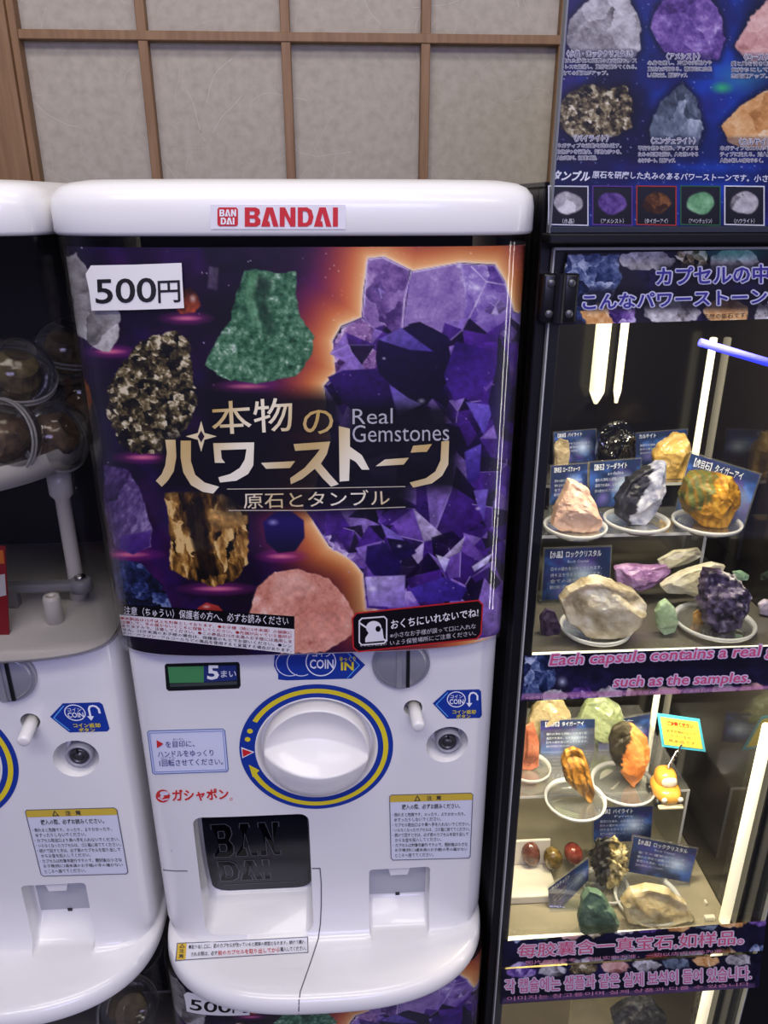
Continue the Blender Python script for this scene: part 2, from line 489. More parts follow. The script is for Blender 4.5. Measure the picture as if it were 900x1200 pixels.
def crystal(c, x, y, r, seed, cols, ang=None):
    rs = np.random.RandomState(seed); n = rs.randint(4, 7)
    an = np.sort(rs.uniform(0, 2*math.pi, n)+np.linspace(0, 2*math.pi, n, endpoint=False)*2)/3
    an = np.linspace(0, 2*math.pi, n, endpoint=False)+rs.uniform(-0.35, 0.35, n)
    o = [(x+r*math.cos(a)*rs.uniform(.7, 1.1), y+r*math.sin(a)*rs.uniform(.75, 1.15)) for a in an]
    ap = (x+rs.uniform(-.35, .35)*r, y-rs.uniform(0.0, .55)*r)
    for i in range(n):
        p = [ap, o[i], o[(i+1) % n]]; k = rs.rand()
        a = np.array(cols[0]) if k < 0.42 else (np.array(cols[1]) if k < 0.8 else np.array(cols[2]))
        b = a*rs.uniform(0.45, 0.9)
        c.flat(p, a, b, soft=1.0, ax=(rs.uniform(-1, 1), 1), nz=0.35, seed=seed+i, alpha=0.9)
        if rs.rand() < 0.22:
            e = np.array(o[i]); q = np.array(ap); d = (e-q)/np.linalg.norm(e-q); m = np.array([-d[1], d[0]])*0.5
            c.flat([tuple(q+m), tuple(e+m), tuple(e-m), tuple(q-m)], (196, 178, 232), soft=1.0, alpha=0.8)

def grid_mesh(name, pts, nu, nv, colsrgb, m, parent=None, gain=1.0, flip=False):
    """pts (nv*nu,3): big painted sheet built in one go"""
    me = bpy.data.meshes.new(name); off = org(parent) if parent is not None else np.zeros(3)
    o = bpy.data.objects.new(name, me); COL.objects.link(o)
    V = pts - off
    if parent is None:
        b = np.array([V[:, 0].mean(), V[:, 1].mean(), V[:, 2].min()]); V = V-b; o.location = b
    j, i = np.mgrid[0:nv-1, 0:nu-1]; a = (j*nu+i).ravel()
    fc = np.stack([a, a+nu, a+nu+1, a+1], 1)
    if flip: fc = fc[:, ::-1]
    me.vertices.add(len(V)); me.vertices.foreach_set('co', V.astype(np.float32).ravel())
    me.loops.add(fc.size); me.loops.foreach_set('vertex_index', fc.astype(np.int32).ravel())
    me.polygons.add(len(fc)); me.polygons.foreach_set('loop_start', np.arange(0, fc.size, 4, dtype=np.int32))
    me.polygons.foreach_set('use_smooth', np.ones(len(fc), bool))
    me.update(calc_edges=True)
    at = me.color_attributes.new('Col', 'FLOAT_COLOR', 'POINT')
    lin = s2l(colsrgb)*gain
    at.data.foreach_set('color', np.hstack([lin, np.ones((len(lin), 1))]).astype(np.float32).ravel())
    me.materials.append(m); o.parent = parent
    return o
def join_into(o, mb, gain=1.0, m=None):
    """append a MB (artwork) to an existing painted mesh as the same part"""
    me = o.data; off = org(o)
    bm = bmesh.new(); bm.from_mesh(me)
    lay = bm.verts.layers.float_color['Col']
    lin = s2l(np.array(mb.c))*gain
    vs = []
    for p, c in zip(mb.v, lin):
        v = bm.verts.new(np.array(p)-off); v[lay] = (*c, 1); vs.append(v)
    for f in mb.f:
        try: bm.faces.new([vs[i] for i in f])
        except ValueError: pass
    bm.to_mesh(me); bm.free(); me.update()
# ------------------------------------------------------------------ the setting
fl = MB(); fl.box((-2.5, -2.0, -0.06), (2.5, 1.2, 0.0))
tag(fl.build('floor', mat('floor_tile', noise=(3, (0.012, 0.012, 0.012), (0.03, 0.03, 0.03), 4), rough=0.4)), kind='structure')
bw = MB(); bw.box((-2.5, 1.16, 0.0), (2.5, 1.22, 3.0))
tag(bw.build('wall_back', mat('plaster', noise=(20, (0.5, 0.48, 0.44), (0.56, 0.54, 0.5), 4), rough=0.8)), kind='structure')

WOOD = mat('shoji_wood', noise=(30, (0.20, 0.105, 0.045), (0.27, 0.15, 0.07), 5), rough=0.55)
def make_wood():
    nt = WOOD.node_tree
    n = [x for x in nt.nodes if x.type == 'TEX_NOISE'][0]; tc = [x for x in nt.nodes if x.type == 'TEX_COORD'][0]
    mp = nt.nodes.new('ShaderNodeMapping'); mp.inputs['Scale'].default_value = (6, 6, 0.5)
    nt.links.new(tc.outputs['Object'], mp.inputs['Vector']); nt.links.new(mp.outputs['Vector'], n.inputs['Vector'])
make_wood()
PAPER = mat('shoji_paper', noise=(85, (0.375, 0.335, 0.275), (0.46, 0.415, 0.35), 6), rough=0.85)
FIBRE = mat('paper_fibre', (0.52, 0.48, 0.42), 0.9)
def shoji(x0, x1, name, stile_l, stile_r):
    d = empty(name, ((x0+x1)/2, 1.10, 0.02), kind='structure')
    m = MB(); m.box((x0, 1.112, 0.03), (x1, 1.1135, 2.0)); pp = m.build('paper_panel', PAPER, d)
    fb = MB(); rs = random.Random(5 if stile_l else 9)
    for k in range(170):
        cx = rs.uniform(x0, x1); cz = rs.uniform(1.38, 1.72); a = rs.uniform(0, 6.28); L = rs.uniform(0.015, 0.05) if k % 5 else rs.uniform(0.06, 0.1)
        cv = rs.uniform(-1.6, 1.6); w = rs.uniform(0.0003, 0.0006) if k % 5 else 0.0009; p = []
        for i in range(9):
            p.append((cx, cz)); cx += math.cos(a)*L/8; cz += math.sin(a)*L/8; a += cv/8 + rs.uniform(-.25, .25)
        fb.line(lambda q, off=0: [(u, 1.1118, v) for u, v in q], p, w, (200, 200, 200))
    fb.build('paper_fibres', FIBRE, pp)
    for (a, b) in ([(x0-0.04, x0)] if stile_l else []) + ([(x1, x1+0.04)] if stile_r else []):
        m = MB(); m.bbox((a, 1.088, 0.02), (b, 1.122, 2.06), 0.002); m.build('stile', WOOD, d)
        m = MB()
        e = b if stile_l else a
        m.bbox((min(e, e+(0.009 if stile_l else -0.009)), 1.094, 0.05), (max(e, e+(0.009 if stile_l else -0.009)), 1.112, 2.0), 0.001)
        m.build('inner_bead', WOOD, d)
    for (a, b) in ((0.02, 0.10), (2.0, 2.06)):
        m = MB(); m.bbox((x0, 1.09, a), (x1, 1.12, b), 0.002); m.build('rail', WOOD, d)
    return d
dr = shoji(-0.387, 0.80, 'door_1', True, False)
for k in range(6):
    x = -0.2315+0.1735*k
    m = MB(); m.bbox((x-0.0058, 1.098, 0.10), (x+0.0058, 1.1125, 2.0), 0.0008, 1); m.build('lattice_bar', WOOD, dr)
for k in range(6):
    z = 1.6275-0.27*k
    if z > 0.1:
        m = MB(); m.bbox((-0.387, 1.0965, z-0.0052), (0.80, 1.1125, z+0.0052), 0.0008, 1); m.build('lattice_bar', WOOD, dr)
m = MB(); m.bbox((-0.387, 1.0965, 1.8975-0.0052), (0.80, 1.1125, 1.8975+0.0052), 0.0008, 1); m.build('lattice_bar', WOOD, dr)
shoji(-1.3, -0.4275, 'door_2', False, False)

# ------------------------------------------------------------------ capsule machine
XC = -0.0277
ROOT = (XC, 0.73, 0.718)
def se_front(w, Yf, d, n, N=64):
    """front curve of the plan outline, left to right"""
    t = np.linspace(math.pi, 0, N)
    c = np.cos(t); s_ = np.sin(t)
    x = w*np.sign(c)*np.abs(c)**(2/n); y = Yf + d*(1-np.abs(s_)**(2/n))
    dense = np.stack([x, y], 1)
    L = np.concatenate([[0], np.cumsum(np.linalg.norm(np.diff(dense, axis=0), axis=1))])
    return dense, L
def resample(p, N):
    L = np.concatenate([[0], np.cumsum(np.linalg.norm(np.diff(p, axis=0), axis=1))]); q = np.linspace(0, L[-1], N)
    return np.stack([np.interp(q, L, p[:, 0]), np.interp(q, L, p[:, 1])], 1)
def front_dense(w, Yf, d, n):
    t = np.linspace(math.pi, 0, 4001); c = np.cos(t); s_ = np.sin(t)
    return np.stack([w*np.sign(c)*np.abs(c)**(2/n), Yf + d*(1-np.abs(s_)**(2/n))], 1)
def ring(w, Yf, d, n, Yb, N=64, inset=0.0, rb=0.03):
    fr = resample(front_dense(w-inset, Yf+inset, d, n), N)
    b = []
    Yb = Yb-inset; w2 = w-inset
    for k in range(7):
        a = k/6*math.pi/2; b.append((w2-rb+rb*math.cos(a), Yb-rb+rb*math.sin(a)))
    bl = [(-x, y) for x, y in b][::-1]
    return np.array(list(fr)+b+bl) + np.array([XC, 0])
def loft(mb, rings, zs, col=(200, 200, 200), cap0=True, cap1=True):
    n = len(rings[0]); v = []; f = []
    for r, z in zip(rings, zs): v += [(p[0], p[1], z) for p in r]
    for k in range(len(zs)-1):
        for i in range(n):
            j = (i+1) % n; f.append((k*n+i, k*n+j, (k+1)*n+j, (k+1)*n+i))
    if cap0: f.append(tuple(range(n-1, -1, -1)))
    if cap1: f.append(tuple((len(zs)-1)*n+i for i in range(n)))
    return mb.add(v, f, col, True)
YB = 0.90
MROOT = empty('capsule_machine', ROOT, 'white vending machine with the full purple gemstone poster and complete dial', 'vending machine')
# body ------------------------------------------------------------
sect = [  # z, w, Yf, d, n
    (0.7180, 0.1640, 0.5065, 0.112, 2.6), (0.7190, 0.1655, 0.5045, 0.113, 2.6), (0.7225, 0.1665, 0.5035, 0.114, 2.6), (0.7310, 0.1660, 0.5050, 0.114, 2.6),
    (0.7355, 0.1650, 0.5085, 0.112, 2.6), (0.7375, 0.1630, 0.5140, 0.108, 2.6), (0.7385, 0.1625, 0.530, 0.094, 2.8), (0.7398, 0.1625, 0.553, 0.072, 3.2), (0.7425, 0.1628, 0.565, 0.060, 4.0),
    (0.7475, 0.1632, 0.571, 0.054, 5.0), (0.7560, 0.1636, 0.5735, 0.051, 6.0), (0.780, 0.1640, 0.5745, 0.05, 6.0), (0.86, 0.1645, 0.575, 0.05, 6.0),
    (0.95, 0.1645, 0.575, 0.05, 6.0), (1.05, 0.165, 0.575, 0.05, 6.0), (1.085, 0.165, 0.575, 0.05, 6.0), (1.0895, 0.1635, 0.577, 0.05, 6.0)]
bmb = MB(); loft(bmb, [ring(w, yf, d, n, YB) for z, w, yf, d, n in sect], [s[0] for s in sect])
body = bmb.build('body', WHITE, MROOT)
CUT = []
def cutter(mb):
    o = mb.build('cut', WHITE); CUT.append(o); return o
DX, DZ = -0.0287, 0.9745          # dial centre
m = MB(); m.lathe((DX, 0.55, DZ), (0, 1, 0), [(0.0545, 0), (0.0545, 0.0252), (0.051, 0.034)], 64); cutter(m)
kx, ky, kz = P(525, 873, 0.576)
m = MB(); m.lathe((kx, 0.56, kz), (0, 1, 0), [(0.0225, 0), (0.0205, 0.0155), (0.0135, 0.034)], 40); cutter(m)
lx, ly, lz = P(484, 829, 0.576)
m = MB(); m.lathe((lx, 0.56, lz), (0, 1, 0), [(0.0085, 0), (0.0085, 0.034)], 28); cutter(m)
# coin tray recess
tx0, tx1 = 0.0180, 0.0795; tzt = 0.824
def xprism(prof, x0, x1, bev=0.005):
    bm = bmesh.new(); A = [bm.verts.new((x0, y, z)) for y, z in prof]; B = [bm.verts.new((x1, y, z)) for y, z in prof]
    bm.faces.new(A[::-1]); bm.faces.new(B)
    for i in range(len(prof)):
        j = (i+1) % len(prof); bm.faces.new((A[i], A[j], B[j], B[i]))
    bmesh.ops.recalc_face_normals(bm, faces=bm.faces[:])
    if bev: bmesh.ops.bevel(bm, geom=bm.edges[:], offset=bev, segments=4, affect='EDGES', profile=0.5)
    mb = MB(); mb.bm(bm, smooth=True); return mb
cutter(xprism([(0.50, tzt), (0.6000, tzt), (0.6005, 0.7625), (0.577, 0.7410), (0.50, 0.7410)], tx0, tx1, 0.0045))
czt = 0.8985; cx0, cx1 = -0.1490, -0.0390
cutter(xprism([(0.48, czt), (0.600, czt), (0.618, 0.763), (0.545, 0.7388), (0.48, 0.7388)], cx0, cx1, 0.009))
for c in CUT:
    md = body.modifiers.new('b', 'BOOLEAN'); md.operation = 'DIFFERENCE'; md.object = c; md.solver = 'EXACT'
bpy.context.view_layer.update()
dg = bpy.context.evaluated_depsgraph_get()
# cutters carry their own location, the body is at its root
nm = bpy.data.meshes.new_from_object(body.evaluated_get(dg)); body.modifiers.clear(); body.data = nm
for c in CUT: bpy.data.objects.remove(c)
def auto_smooth(o, ang=35):
    bm = bmesh.new(); bm.from_mesh(o.data)
    for f in bm.faces: f.smooth = True
    for e in bm.edges: e.smooth = (len(e.link_faces) == 2 and e.calc_face_angle(0) < math.radians(ang))
    bm.to_mesh(o.data); bm.free()
auto_smooth(body)
SB = S_mesh([body])
# lid -------------------------------------------------------------
lw = 0.1685; lid = MB()
lz_ = [(1.4185, 0.004), (1.4192, 0.001), (1.4215, 0.0), (1.437, 0.0), (1.4440, 0.0012), (1.4490, 0.005), (1.4520, 0.011), (1.4540, 0.022), (1.4550, 0.05)]
loft(lid, [ring(lw, 0.5475, 0.056, 4.6, YB, inset=i) for z, i in lz_], [z for z, i in lz_])
lido = lid.build('lid', LIDW, MROOT)
SL = S_mesh([lido])
# canopy shell ----------------------------------------------------
def shell(z0, z1, w, Yf, name, m, parent, th=0.0022):
    r0 = ring(w, Yf, 0.06, 4, YB-0.01); r1 = ring(w-th, Yf+th, 0.06, 4, YB-0.01-th)
    n = len(r0); v = []; f = []
    for (r, z) in ((r0, z0), (r0, z1), (r1, z1), (r1, z0)): v += [(p[0], p[1], z) for p in r]
    for k in range(4):
        for i in range(n):
            j = (i+1) % n; a, b = k*n, ((k+1) % 4)*n; f.append((a+i, a+j, b+j, b+i))
    mb = MB(); mb.add(v, f, smooth=True); o = mb.build(name, m, parent); auto_smooth(o, 40); return o
canopy = shell(1.0905, 1.4185, 0.1690, 0.5495, 'canopy', CANOPY, MROOT)
SCAN = S_mesh([canopy])
# dark inner cabinet behind the canopy
m = MB()
m.box((XC-0.160, 0.79, 1.092), (XC+0.160, 0.885, 1.416))
m.build('inner_back', mat('inner_black', (0.012, 0.012, 0.012), 0.6), MROOT)
m = MB(); loft(m, [ring(0.1655, 0.5530, 0.058, 4, 0.785, rb=0.01), ring(0.1655, 0.5530, 0.058, 4, 0.785, rb=0.01)], [1.0897, 1.0925])
m.build('canopy_floor', KNOBW, MROOT)

# ------------------------------------------------------------------ canopy poster artwork
AME = [(432,303),(450,301),(484,318),(540,308),(580,310),(592,330),(602,365),(616,372),(622,430),(616,560),(606,680),(594,742),(560,748),(520,722),(470,716),(430,712),(426,672),(412,655),(386,640),(368,612),(372,560),(388,520),(384,480),(380,452),(395,435),(390,400),(400,382),(424,372),(426,340)]
GREEN = [(287,317),(300,316),(327,320),(347,318),(347,345),(352,372),(368,395),(366,415),(348,440),(300,450),(262,444),(240,427),(250,405),(270,375),(278,340)]
PYR = [(178,395),(205,388),(222,400),(225,440),(232,470),(220,500),(190,530),(160,532),(140,520),(126,485),(128,450),(145,425),(165,400)]
QTZ = [(74,300),(90,297),(105,320),(140,365),(140,395),(128,412),(110,408),(90,390),(78,350)]
LAM = [(122,545),(150,550),(165,575),(178,620),(176,640),(155,650),(135,640),(122,600)]
TIG = [(193,578),(230,575),(265,580),(292,600),(290,660),(275,680),(252,688),(225,680),(198,668),(200,640),(198,610)]
SOD = [(130,655),(165,660),(190,685),(205,722),(150,712),(130,690)]
ROSE = [(322,670),(350,667),(385,678),(405,700),(415,720),(412,745),(380,764),(330,766),(310,738),(292,720),(300,690)]
def paint_poster(px, py):
    c = Canvas(px, py, (22, 8, 36))
    c.clouds(60, (62, 16, 82), 11, 0.42, 0.75); c.clouds(34, (40, 14, 90), 15, 0.5, 0.8, 0.7); c.clouds(90, (12, 6, 16), 21, 0.5, 0.75, 0.8)
    c.glow(430, 380, 130, 170, (120, 30, 90), 0.6)
    c.stars(150, 4, (80, 290, 440, 700)); c.stars(70, 5, (400, 288, 620, 400), (0.6, 1.3), (255, 220, 190))
    c.halo(AME, 95, [(255, 205, 130), (238, 130, 62), (205, 82, 58), (150, 45, 80), (80, 20, 80), (30, 10, 50)], 1.0)
    c.glow(340, 715, 110, 70, (12, 4, 18), 0.85)
    c.stars(60, 8, (380, 288, 620, 420), (0.6, 1.2), (255, 225, 200))
    for (x, y, rx) in ((290, 453, 46), (130, 412, 34), (168, 536, 40), (218, 373, 36), (150, 650, 46), (255, 690, 52), (330, 652, 34)):
        c.glow(x, y, rx, 9, (150, 40, 130), 0.8, 0.7); c.glow(x, y, rx*0.6, 3.5, (240, 130, 150), 0.9, 0.8)
    # quartz, tiger eye sliver, tumbles
    c.flat([(95,440),(104,452),(108,470),(104,488),(98,482)], (190, 110, 40), (90, 40, 12), nz=0.4)
    c.stone(QTZ, [(70, 66, 62), (128, 124, 120), (170, 166, 162), (225, 222, 220)], 26, 3, 0.16, 0.28, 9)
    c.flat([(205,342),(222,336),(232,346),(235,358),(228,366),(212,368),(204,360)], (30, 14, 10), (190, 80, 45), soft=2, nz=0.5)
    c.glow(226, 350, 5, 6, (235, 215, 205), 0.8)
    c.stone(PYR, [(8, 7, 4), (24, 20, 11), (60, 51, 30), (118, 104, 66), (222, 210, 176)], 7, 8, 0.22, 0.42, 4, jag=2, bias=-0.06)
    c.stone(GREEN, [(14, 40, 26), (38, 84, 56), (66, 116, 82), (110, 154, 120), (214, 230, 212)], 40, 13, 0.07, 0.52, 5, jag=1.2)
    c.flat([(303,322),(318,330),(312,352),(322,378),(316,398),(304,372),(298,345)], (16, 40, 24), (30, 66, 44), soft=6, nz=0.7, seed=5, alpha=0.75)
    c.flat([(291,318),(302,320),(297,345),(306,385),(296,380),(287,350)], (86, 140, 92), (120, 170, 130), soft=4, nz=0.4, alpha=0.7)
    c.flat([(245,312),(256,314),(255,340),(243,338)], (120, 112, 124), (70, 60, 80), soft=2, nz=0.6, alpha=0.6)
    c.stone(LAM, [(26, 12, 44), (62, 40, 90), (98, 76, 128), (160, 140, 182)], 30, 17, 0.12, 0.42, 5, st=(1, 2), rot=0.5, jag=1.2)
    c.flat([(142,628),(176,622),(176,640),(156,650),(140,642)], (84, 50, 130), (60, 34, 110), soft=2, nz=0.2)
    c.stone(TIG, [(12, 7, 4), (52, 32, 12), (112, 76, 28), (176, 128, 58), (226, 190, 120)], 15, 23, 0.2, 0.5, 5, st=(1, 2.8), rot=-0.15, jag=1.5)
    c.flat([(216,590),(238,588),(246,640),(252,680),(232,660),(222,625)], (16, 9, 5), (26, 16, 8), soft=4, nz=0.9, alpha=0.85)
    c.flat([(246,596),(290,604),(290,614),(252,624),(244,610)], (205, 165, 96), (150, 104, 48), soft=2, nz=0.6, alpha=0.85)
    c.stone(SOD, [(8, 8, 20), (20, 26, 58), (44, 58, 112), (120, 136, 178)], 14, 29, 0.2, 0.4, 4, jag=1.2)
    c.flat([(308,612),(322,600),(340,598),(356,610),(357,630),(346,646),(326,648),(312,636)], (42, 26, 120), (14, 8, 40), soft=2); c.glow(320, 612, 8, 5, (190, 190, 235), 0.8)
    c.flat([(228,722),(232,712),(242,706),(256,710),(266,722)], (190, 60, 50), (120, 30, 26), soft=1.5); c.glow(242, 711, 6, 2.5, (250, 220, 210), 0.8)
    c.stone(ROSE, [(166, 96, 80), (212, 140, 116), (232, 168, 146), (250, 222, 208)], 60, 31, 0.08, 0.5, 13, jag=1.0, bias=0.06)
    c.flat([(326,676),(350,672),(372,690),(360,700),(336,704),(318,694)], (246, 206, 188), (230, 168, 148), soft=8, nz=0.25, alpha=0.55); c.flat([(352,712),(392,706),(408,722),(404,746),(376,756),(356,738)], (206, 130, 108), (222, 156, 136), soft=9, nz=0.3, seed=9, alpha=0.6)
    # amethyst druse
    A = AME
    c.halo(A, 7, [(255, 240, 225), (255, 205, 150), (240, 150, 80)], 0.9)
    c.stone(A, [(10, 3, 24), (32, 10, 72), (70, 30, 132), (108, 64, 178), (164, 130, 216)], 34, 41, 0.2, 0.26, 14, jag=0, bias=-0.12)
    c.stone([(368,605),(430,600),(440,640),(426,668),(410,655),(386,640)], [(50, 26, 90), (108, 74, 150), (160, 130, 195), (228, 214, 240)], 15, 43, 0.24, 0.24, 6)
    c.stone([(426,640),(480,660),(520,690),(560,700),(590,640),(606,680),(594,742),(560,748),(520,722),(470,716),(430,712)], [(24, 8, 54), (74, 36, 134), (118, 78, 178), (184, 160, 222)], 24, 44, 0.2, 0.22, 8, soft=8)
    c.stone([(431,303),(450,301),(480,316),(476,352),(470,402),(440,390),(425,372),(427,340)], [(70, 42, 104), (124, 90, 156), (168, 138, 192), (234, 220, 242)], 24, 45, 0.16, 0.3, 9, rim=0.25, jag=0.3)
    c.stone([(482,318),(540,308),(552,330),(545,372),(530,398),(486,380),(470,398)], [(88, 58, 128), (132, 102, 170), (164, 138, 194), (218, 202, 232)], 50, 46, 0.06, 0.42, 16, jag=0.3)
    c.stone([(540,310),(580,311),(592,332),(602,368),(592,400),(576,412),(540,392),(546,350)], [(64, 38, 120), (118, 86, 170), (156, 130, 198), (230, 220, 245)], 22, 47, 0.16, 0.34, 12, rim=0.2, jag=0.3)
    for e in ([(484,319),(538,309),(579,311)], [(433,304),(449,302),(482,318)], [(430,306),(428,338),(425,371)], [(482,318),(474,350),(470,398)], [(580,311),(592,332),(602,366)], [(552,312),(570,330),(592,334)], [(540,392),(556,360),(570,330)], [(400,384),(424,374),(441,388)]):
        for a, b in zip(e[:-1], e[1:]):
            d = np.array(b, float)-np.array(a); m_ = np.array([-d[1], d[0]])/np.linalg.norm(d)*0.8
            c.flat([tuple(np.array(a)+m_), tuple(np.array(b)+m_*0.4), tuple(np.array(b)-m_*0.4), tuple(np.array(a)-m_)], (240, 228, 248), soft=1.4, alpha=0.85)
    c.stone([(602,365),(620,372),(620,440),(606,425),(600,395)], [(96, 76, 160), (160, 140, 205), (220, 206, 240)], 14, 48, 0.15, 0.2, 8)
    c.stone([(400,384),(424,374),(442,388),(450,402),(442,432),(418,437),(394,436),(390,404)], [(60, 30, 80), (122, 82, 140), (166, 124, 178), (236, 216, 238)], 10, 49, 0.22, 0.28, 6, rim=0.15)
    rs = np.random.RandomState(77); cand = []
    for k in range(900):
        x, y = rs.uniform(370, 620), rs.uniform(395, 740); r = rs.uniform(13, 36)
        s_ = float(sdf(np.array([x]), np.array([y]), A)[0])
        if s_ > r*0.75 and all((x-a)**2+(y-b)**2 > (0.62*(r+d))**2 for a, b, d in cand): cand.append((x, y, r))
    for k, (x, y, r) in enumerate(sorted(cand, key=lambda t: t[1])):
        lite = rs.rand() < (0.22 if y > 610 else 0.08)
        crystal(c, x, y, r*1.35, 300+7*k, [(20, 6, 46), (74, 32, 138), (158, 124, 212)] if not lite else [(68, 32, 130), (124, 84, 184), (218, 200, 240)])
    for k in range(9):
        x, y = rs.uniform(400, 610), rs.uniform(318, 395); r = rs.uniform(7, 17)
        if float(sdf(np.array([x]), np.array([y]), A)[0]) > r: crystal(c, x, y, r, 900+7*k, [(104, 76, 150), (140, 114, 184), (204, 190, 230)])
    D = [([(443,398),(486,378),(506,384),(524,394),(532,440),(500,474),(470,488),(448,460),(440,420)], (24, 10, 60), (10, 4, 30)),
         ([(443,398),(470,384),(508,412),(480,410)], (104, 84, 168), (70, 50, 140)),
         ([(478,380),(492,377),(524,394),(530,402),(500,400)], (16, 6, 44), (24, 12, 60)),
         ([(384,442),(402,434),(440,432),(458,452),(466,484),(430,496),(400,470)], (48, 22, 98), (28, 10, 62)),
         ([(380,452),(392,470),(408,498),(388,492)], (168, 146, 210), (110, 84, 170)),
         ([(456,450),(478,466),(494,474),(466,488)], (92, 70, 160), (140, 124, 200)),
         ([(534,400),(572,410),(584,440),(560,462),(532,470),(520,440)], (40, 18, 92), (74, 36, 142)),
         ([(546,471),(580,475),(567,510)], (112, 90, 190), (88, 66, 170)),
         ([(584,392),(596,420),(600,470),(584,520),(572,470),(582,430)], (14, 6, 34), (40, 20, 96)),
         ([(446,613),(470,629),(474,634),(453,630)], (134, 112, 196), (112, 90, 180)),
         ([(454,631),(478,634),(488,648),(464,660)], (16, 8, 40), (30, 16, 70)),
         ([(430,640),(452,636),(470,660),(468,678),(438,674),(428,660)], (40, 22, 92), (24, 12, 64)),
         ([(511,650),(527,655),(521,671)], (236, 230, 246), (160, 146, 214)),
         ([(553,664),(577,648),(572,660),(556,670)], (232, 226, 246), (190, 176, 228)),
         ([(555,575),(572,573),(567,610),(560,594)], (120, 98, 190), (96, 74, 170)),
         ([(428,676),(475,674),(474,712),(432,710)], (186, 170, 216), (124, 100, 180)),
         ([(544,530),(564,520),(562,560),(548,566)], (94, 72, 176), (50, 30, 120)),
         ([(480,690),(520,676),(548,690),(540,704),(490,706)], (70, 48, 150), (48, 28, 118))]
    for p, a, b in D: c.flat(p, a, b, soft=1.4, ax=(0.5, 1), nz=0.3, seed=int(p[0][0]))
    for (x, y, r) in ((494,470,6),(468,640,4),(436,690,7),(560,338,6),(538,312,5),(450,420,3),(560,596,4)): c.glow(x, y, r, r*0.7, (245, 240, 255), 0.85)
    c.stars(90, 61, (380, 420, 600, 720), (0.5, 1.0), (190, 176, 230))
    # dark ground behind the title
    for (a, b, d, e) in ((250, 470, 392, 505), (200, 518, 530, 566), (268, 578, 470, 592), (415, 482, 520, 512)):
        c.shade([(a, b), (d, b), (d, e), (a, e)], 22, 0.86)
    return c.c
def poster_sheet(parent):
    w, Yf = 0.1663, 0.5520
    fr = front_dense(w, Yf, 0.06, 4); L = np.linalg.norm(np.diff(fr, axis=0), axis=1).sum()
    NU, NV = 600, 520
    f2 = resample(fr, NU-60); sl = np.linspace(0.09, 0.003, 30)
    left = np.stack([np.full(30, -w), fr[0, 1]+sl], 1); right = np.stack([np.full(30, w), fr[-1, 1]+sl[::-1]], 1)
    pl = np.concatenate([left, f2, right]) + np.array([XC, 0])
    zt, zb = 1.4115, 1.0910
    zz = np.linspace(zt, zb, NV)
    pts = np.zeros((NV, NU, 3)); pts[:, :, 0] = pl[None, :, 0]; pts[:, :, 1] = pl[None, :, 1]; pts[:, :, 2] = zz[:, None]
    px, py = Q(pts.reshape(-1, 3)); px = px.reshape(NV, NU).copy(); py = py.reshape(NV, NU).copy()
    # past the corner the artwork simply continues around the sheet
    arc = np.concatenate([[0], np.cumsum(np.linalg.norm(np.diff(pl, axis=0), axis=1))])
    jl = int(np.argmin(px[0, :NU//2])) + 3; jr = NU//2 + int(np.argmax(px[0, NU//2:])) - 3
    k = 1.6
    for j in range(NU):
        if j < jl: px[:, j] = px[:, jl] - (arc[jl]-arc[j])*1000*k; py[:, j] = py[:, jl]
        if j > jr: px[:, j] = px[:, jr] + (arc[j]-arc[jr])*1000*k; py[:, j] = py[:, jr]
    o = grid_mesh('poster', pts.reshape(-1, 3), NU, NV, paint_poster(px, py), PRINT, parent, gain=0.95, flip=False)
    return o
poster = poster_sheet(MROOT)
SPO = S_mesh([poster])
T = MB()
def gold(x, y):
    t = np.clip((y-462)/(575-462), 0, 1); u = (math.sin(x*0.045+y*0.02)+1)/2
    a = np.array((250, 240, 208)); b = np.array((196, 160, 84)); c_ = np.array((240, 240, 245))
    r = a*(1-u)+b*u
    return r*(1-0.35*t)+c_*0.35*t
def stroke(pts, w): T.line(SPO, pts, w, GOLDC, 0.0007)
GOLDC = (226, 200, 138)
T.text(SPO, '本物', ((247,471),(342,465),(344,505),(249,509)), gold, 0.0007, 0.006, 3)
T.text(SPO, 'の', ((354,481),(390,479),(391,507),(356,510)), gold, 0.0007, 0.006, 3)
GL = [[(194,515),(206,515),(207,535),(204,552),(197,563),(190,570),(183,563),(190,555),(194,545),(196,530)],
      [(212,516),(224,516),(224,540),(229,556),(240,565),(257,570),(250,578),(238,576),(224,568),(215,553),(212,536)],
      [(250,519),(298,518),(297,545),(291,555),(277,563),(258,565),(256,559),(270,555),(281,548),(287,538),(289,526),(259,527),(260,537),(264,542),(252,542)],
      [(306,542),(346,540),(340,548),(312,549)],
      [(344,520),(387,517),(383,532),(376,543),(387,556),(397,567),(388,570),(378,560),(369,549),(354,561),(341,567),(340,560),(357,548),(369,534),(375,526),(346,528)],
      [(397,499),(410,502),(410,523),(424,533),(433,550),(424,550),(417,541),(410,537),(409,563),(398,564)],
      [(440,546),(451,538),(479,536),(473,544)],
      [(481,530),(484,522),(506,520),(500,529)],
      [(517,517),(526,516),(525,544),(518,557),(506,566),(484,571),(480,565),(499,560),(510,552),(516,539)]]
def gold_poly(pts):
    n0 = len(T.v); T.poly(SPO, pts, GOLDC, 0.0008)
    for i in range(n0, len(T.v)):
        x, y = Q(np.array(T.v[i])); T.c[i] = tuple(gold(float(x), float(y)))
for g_ in GL: gold_poly(g_)
st = []
for k in range(16):
    a = k*math.pi/8; r = 18 if k % 4 == 0 else (5.5 if k % 2 == 0 else 8.0)
    st.append((236+r*math.sin(a), 511-r*math.cos(a)))
T.poly(SPO, st, (230, 214, 170), 0.0008)
T.poly(SPO, [(236,504),(240,511),(236,518),(232,511)], (40, 26, 44), 0.0010)
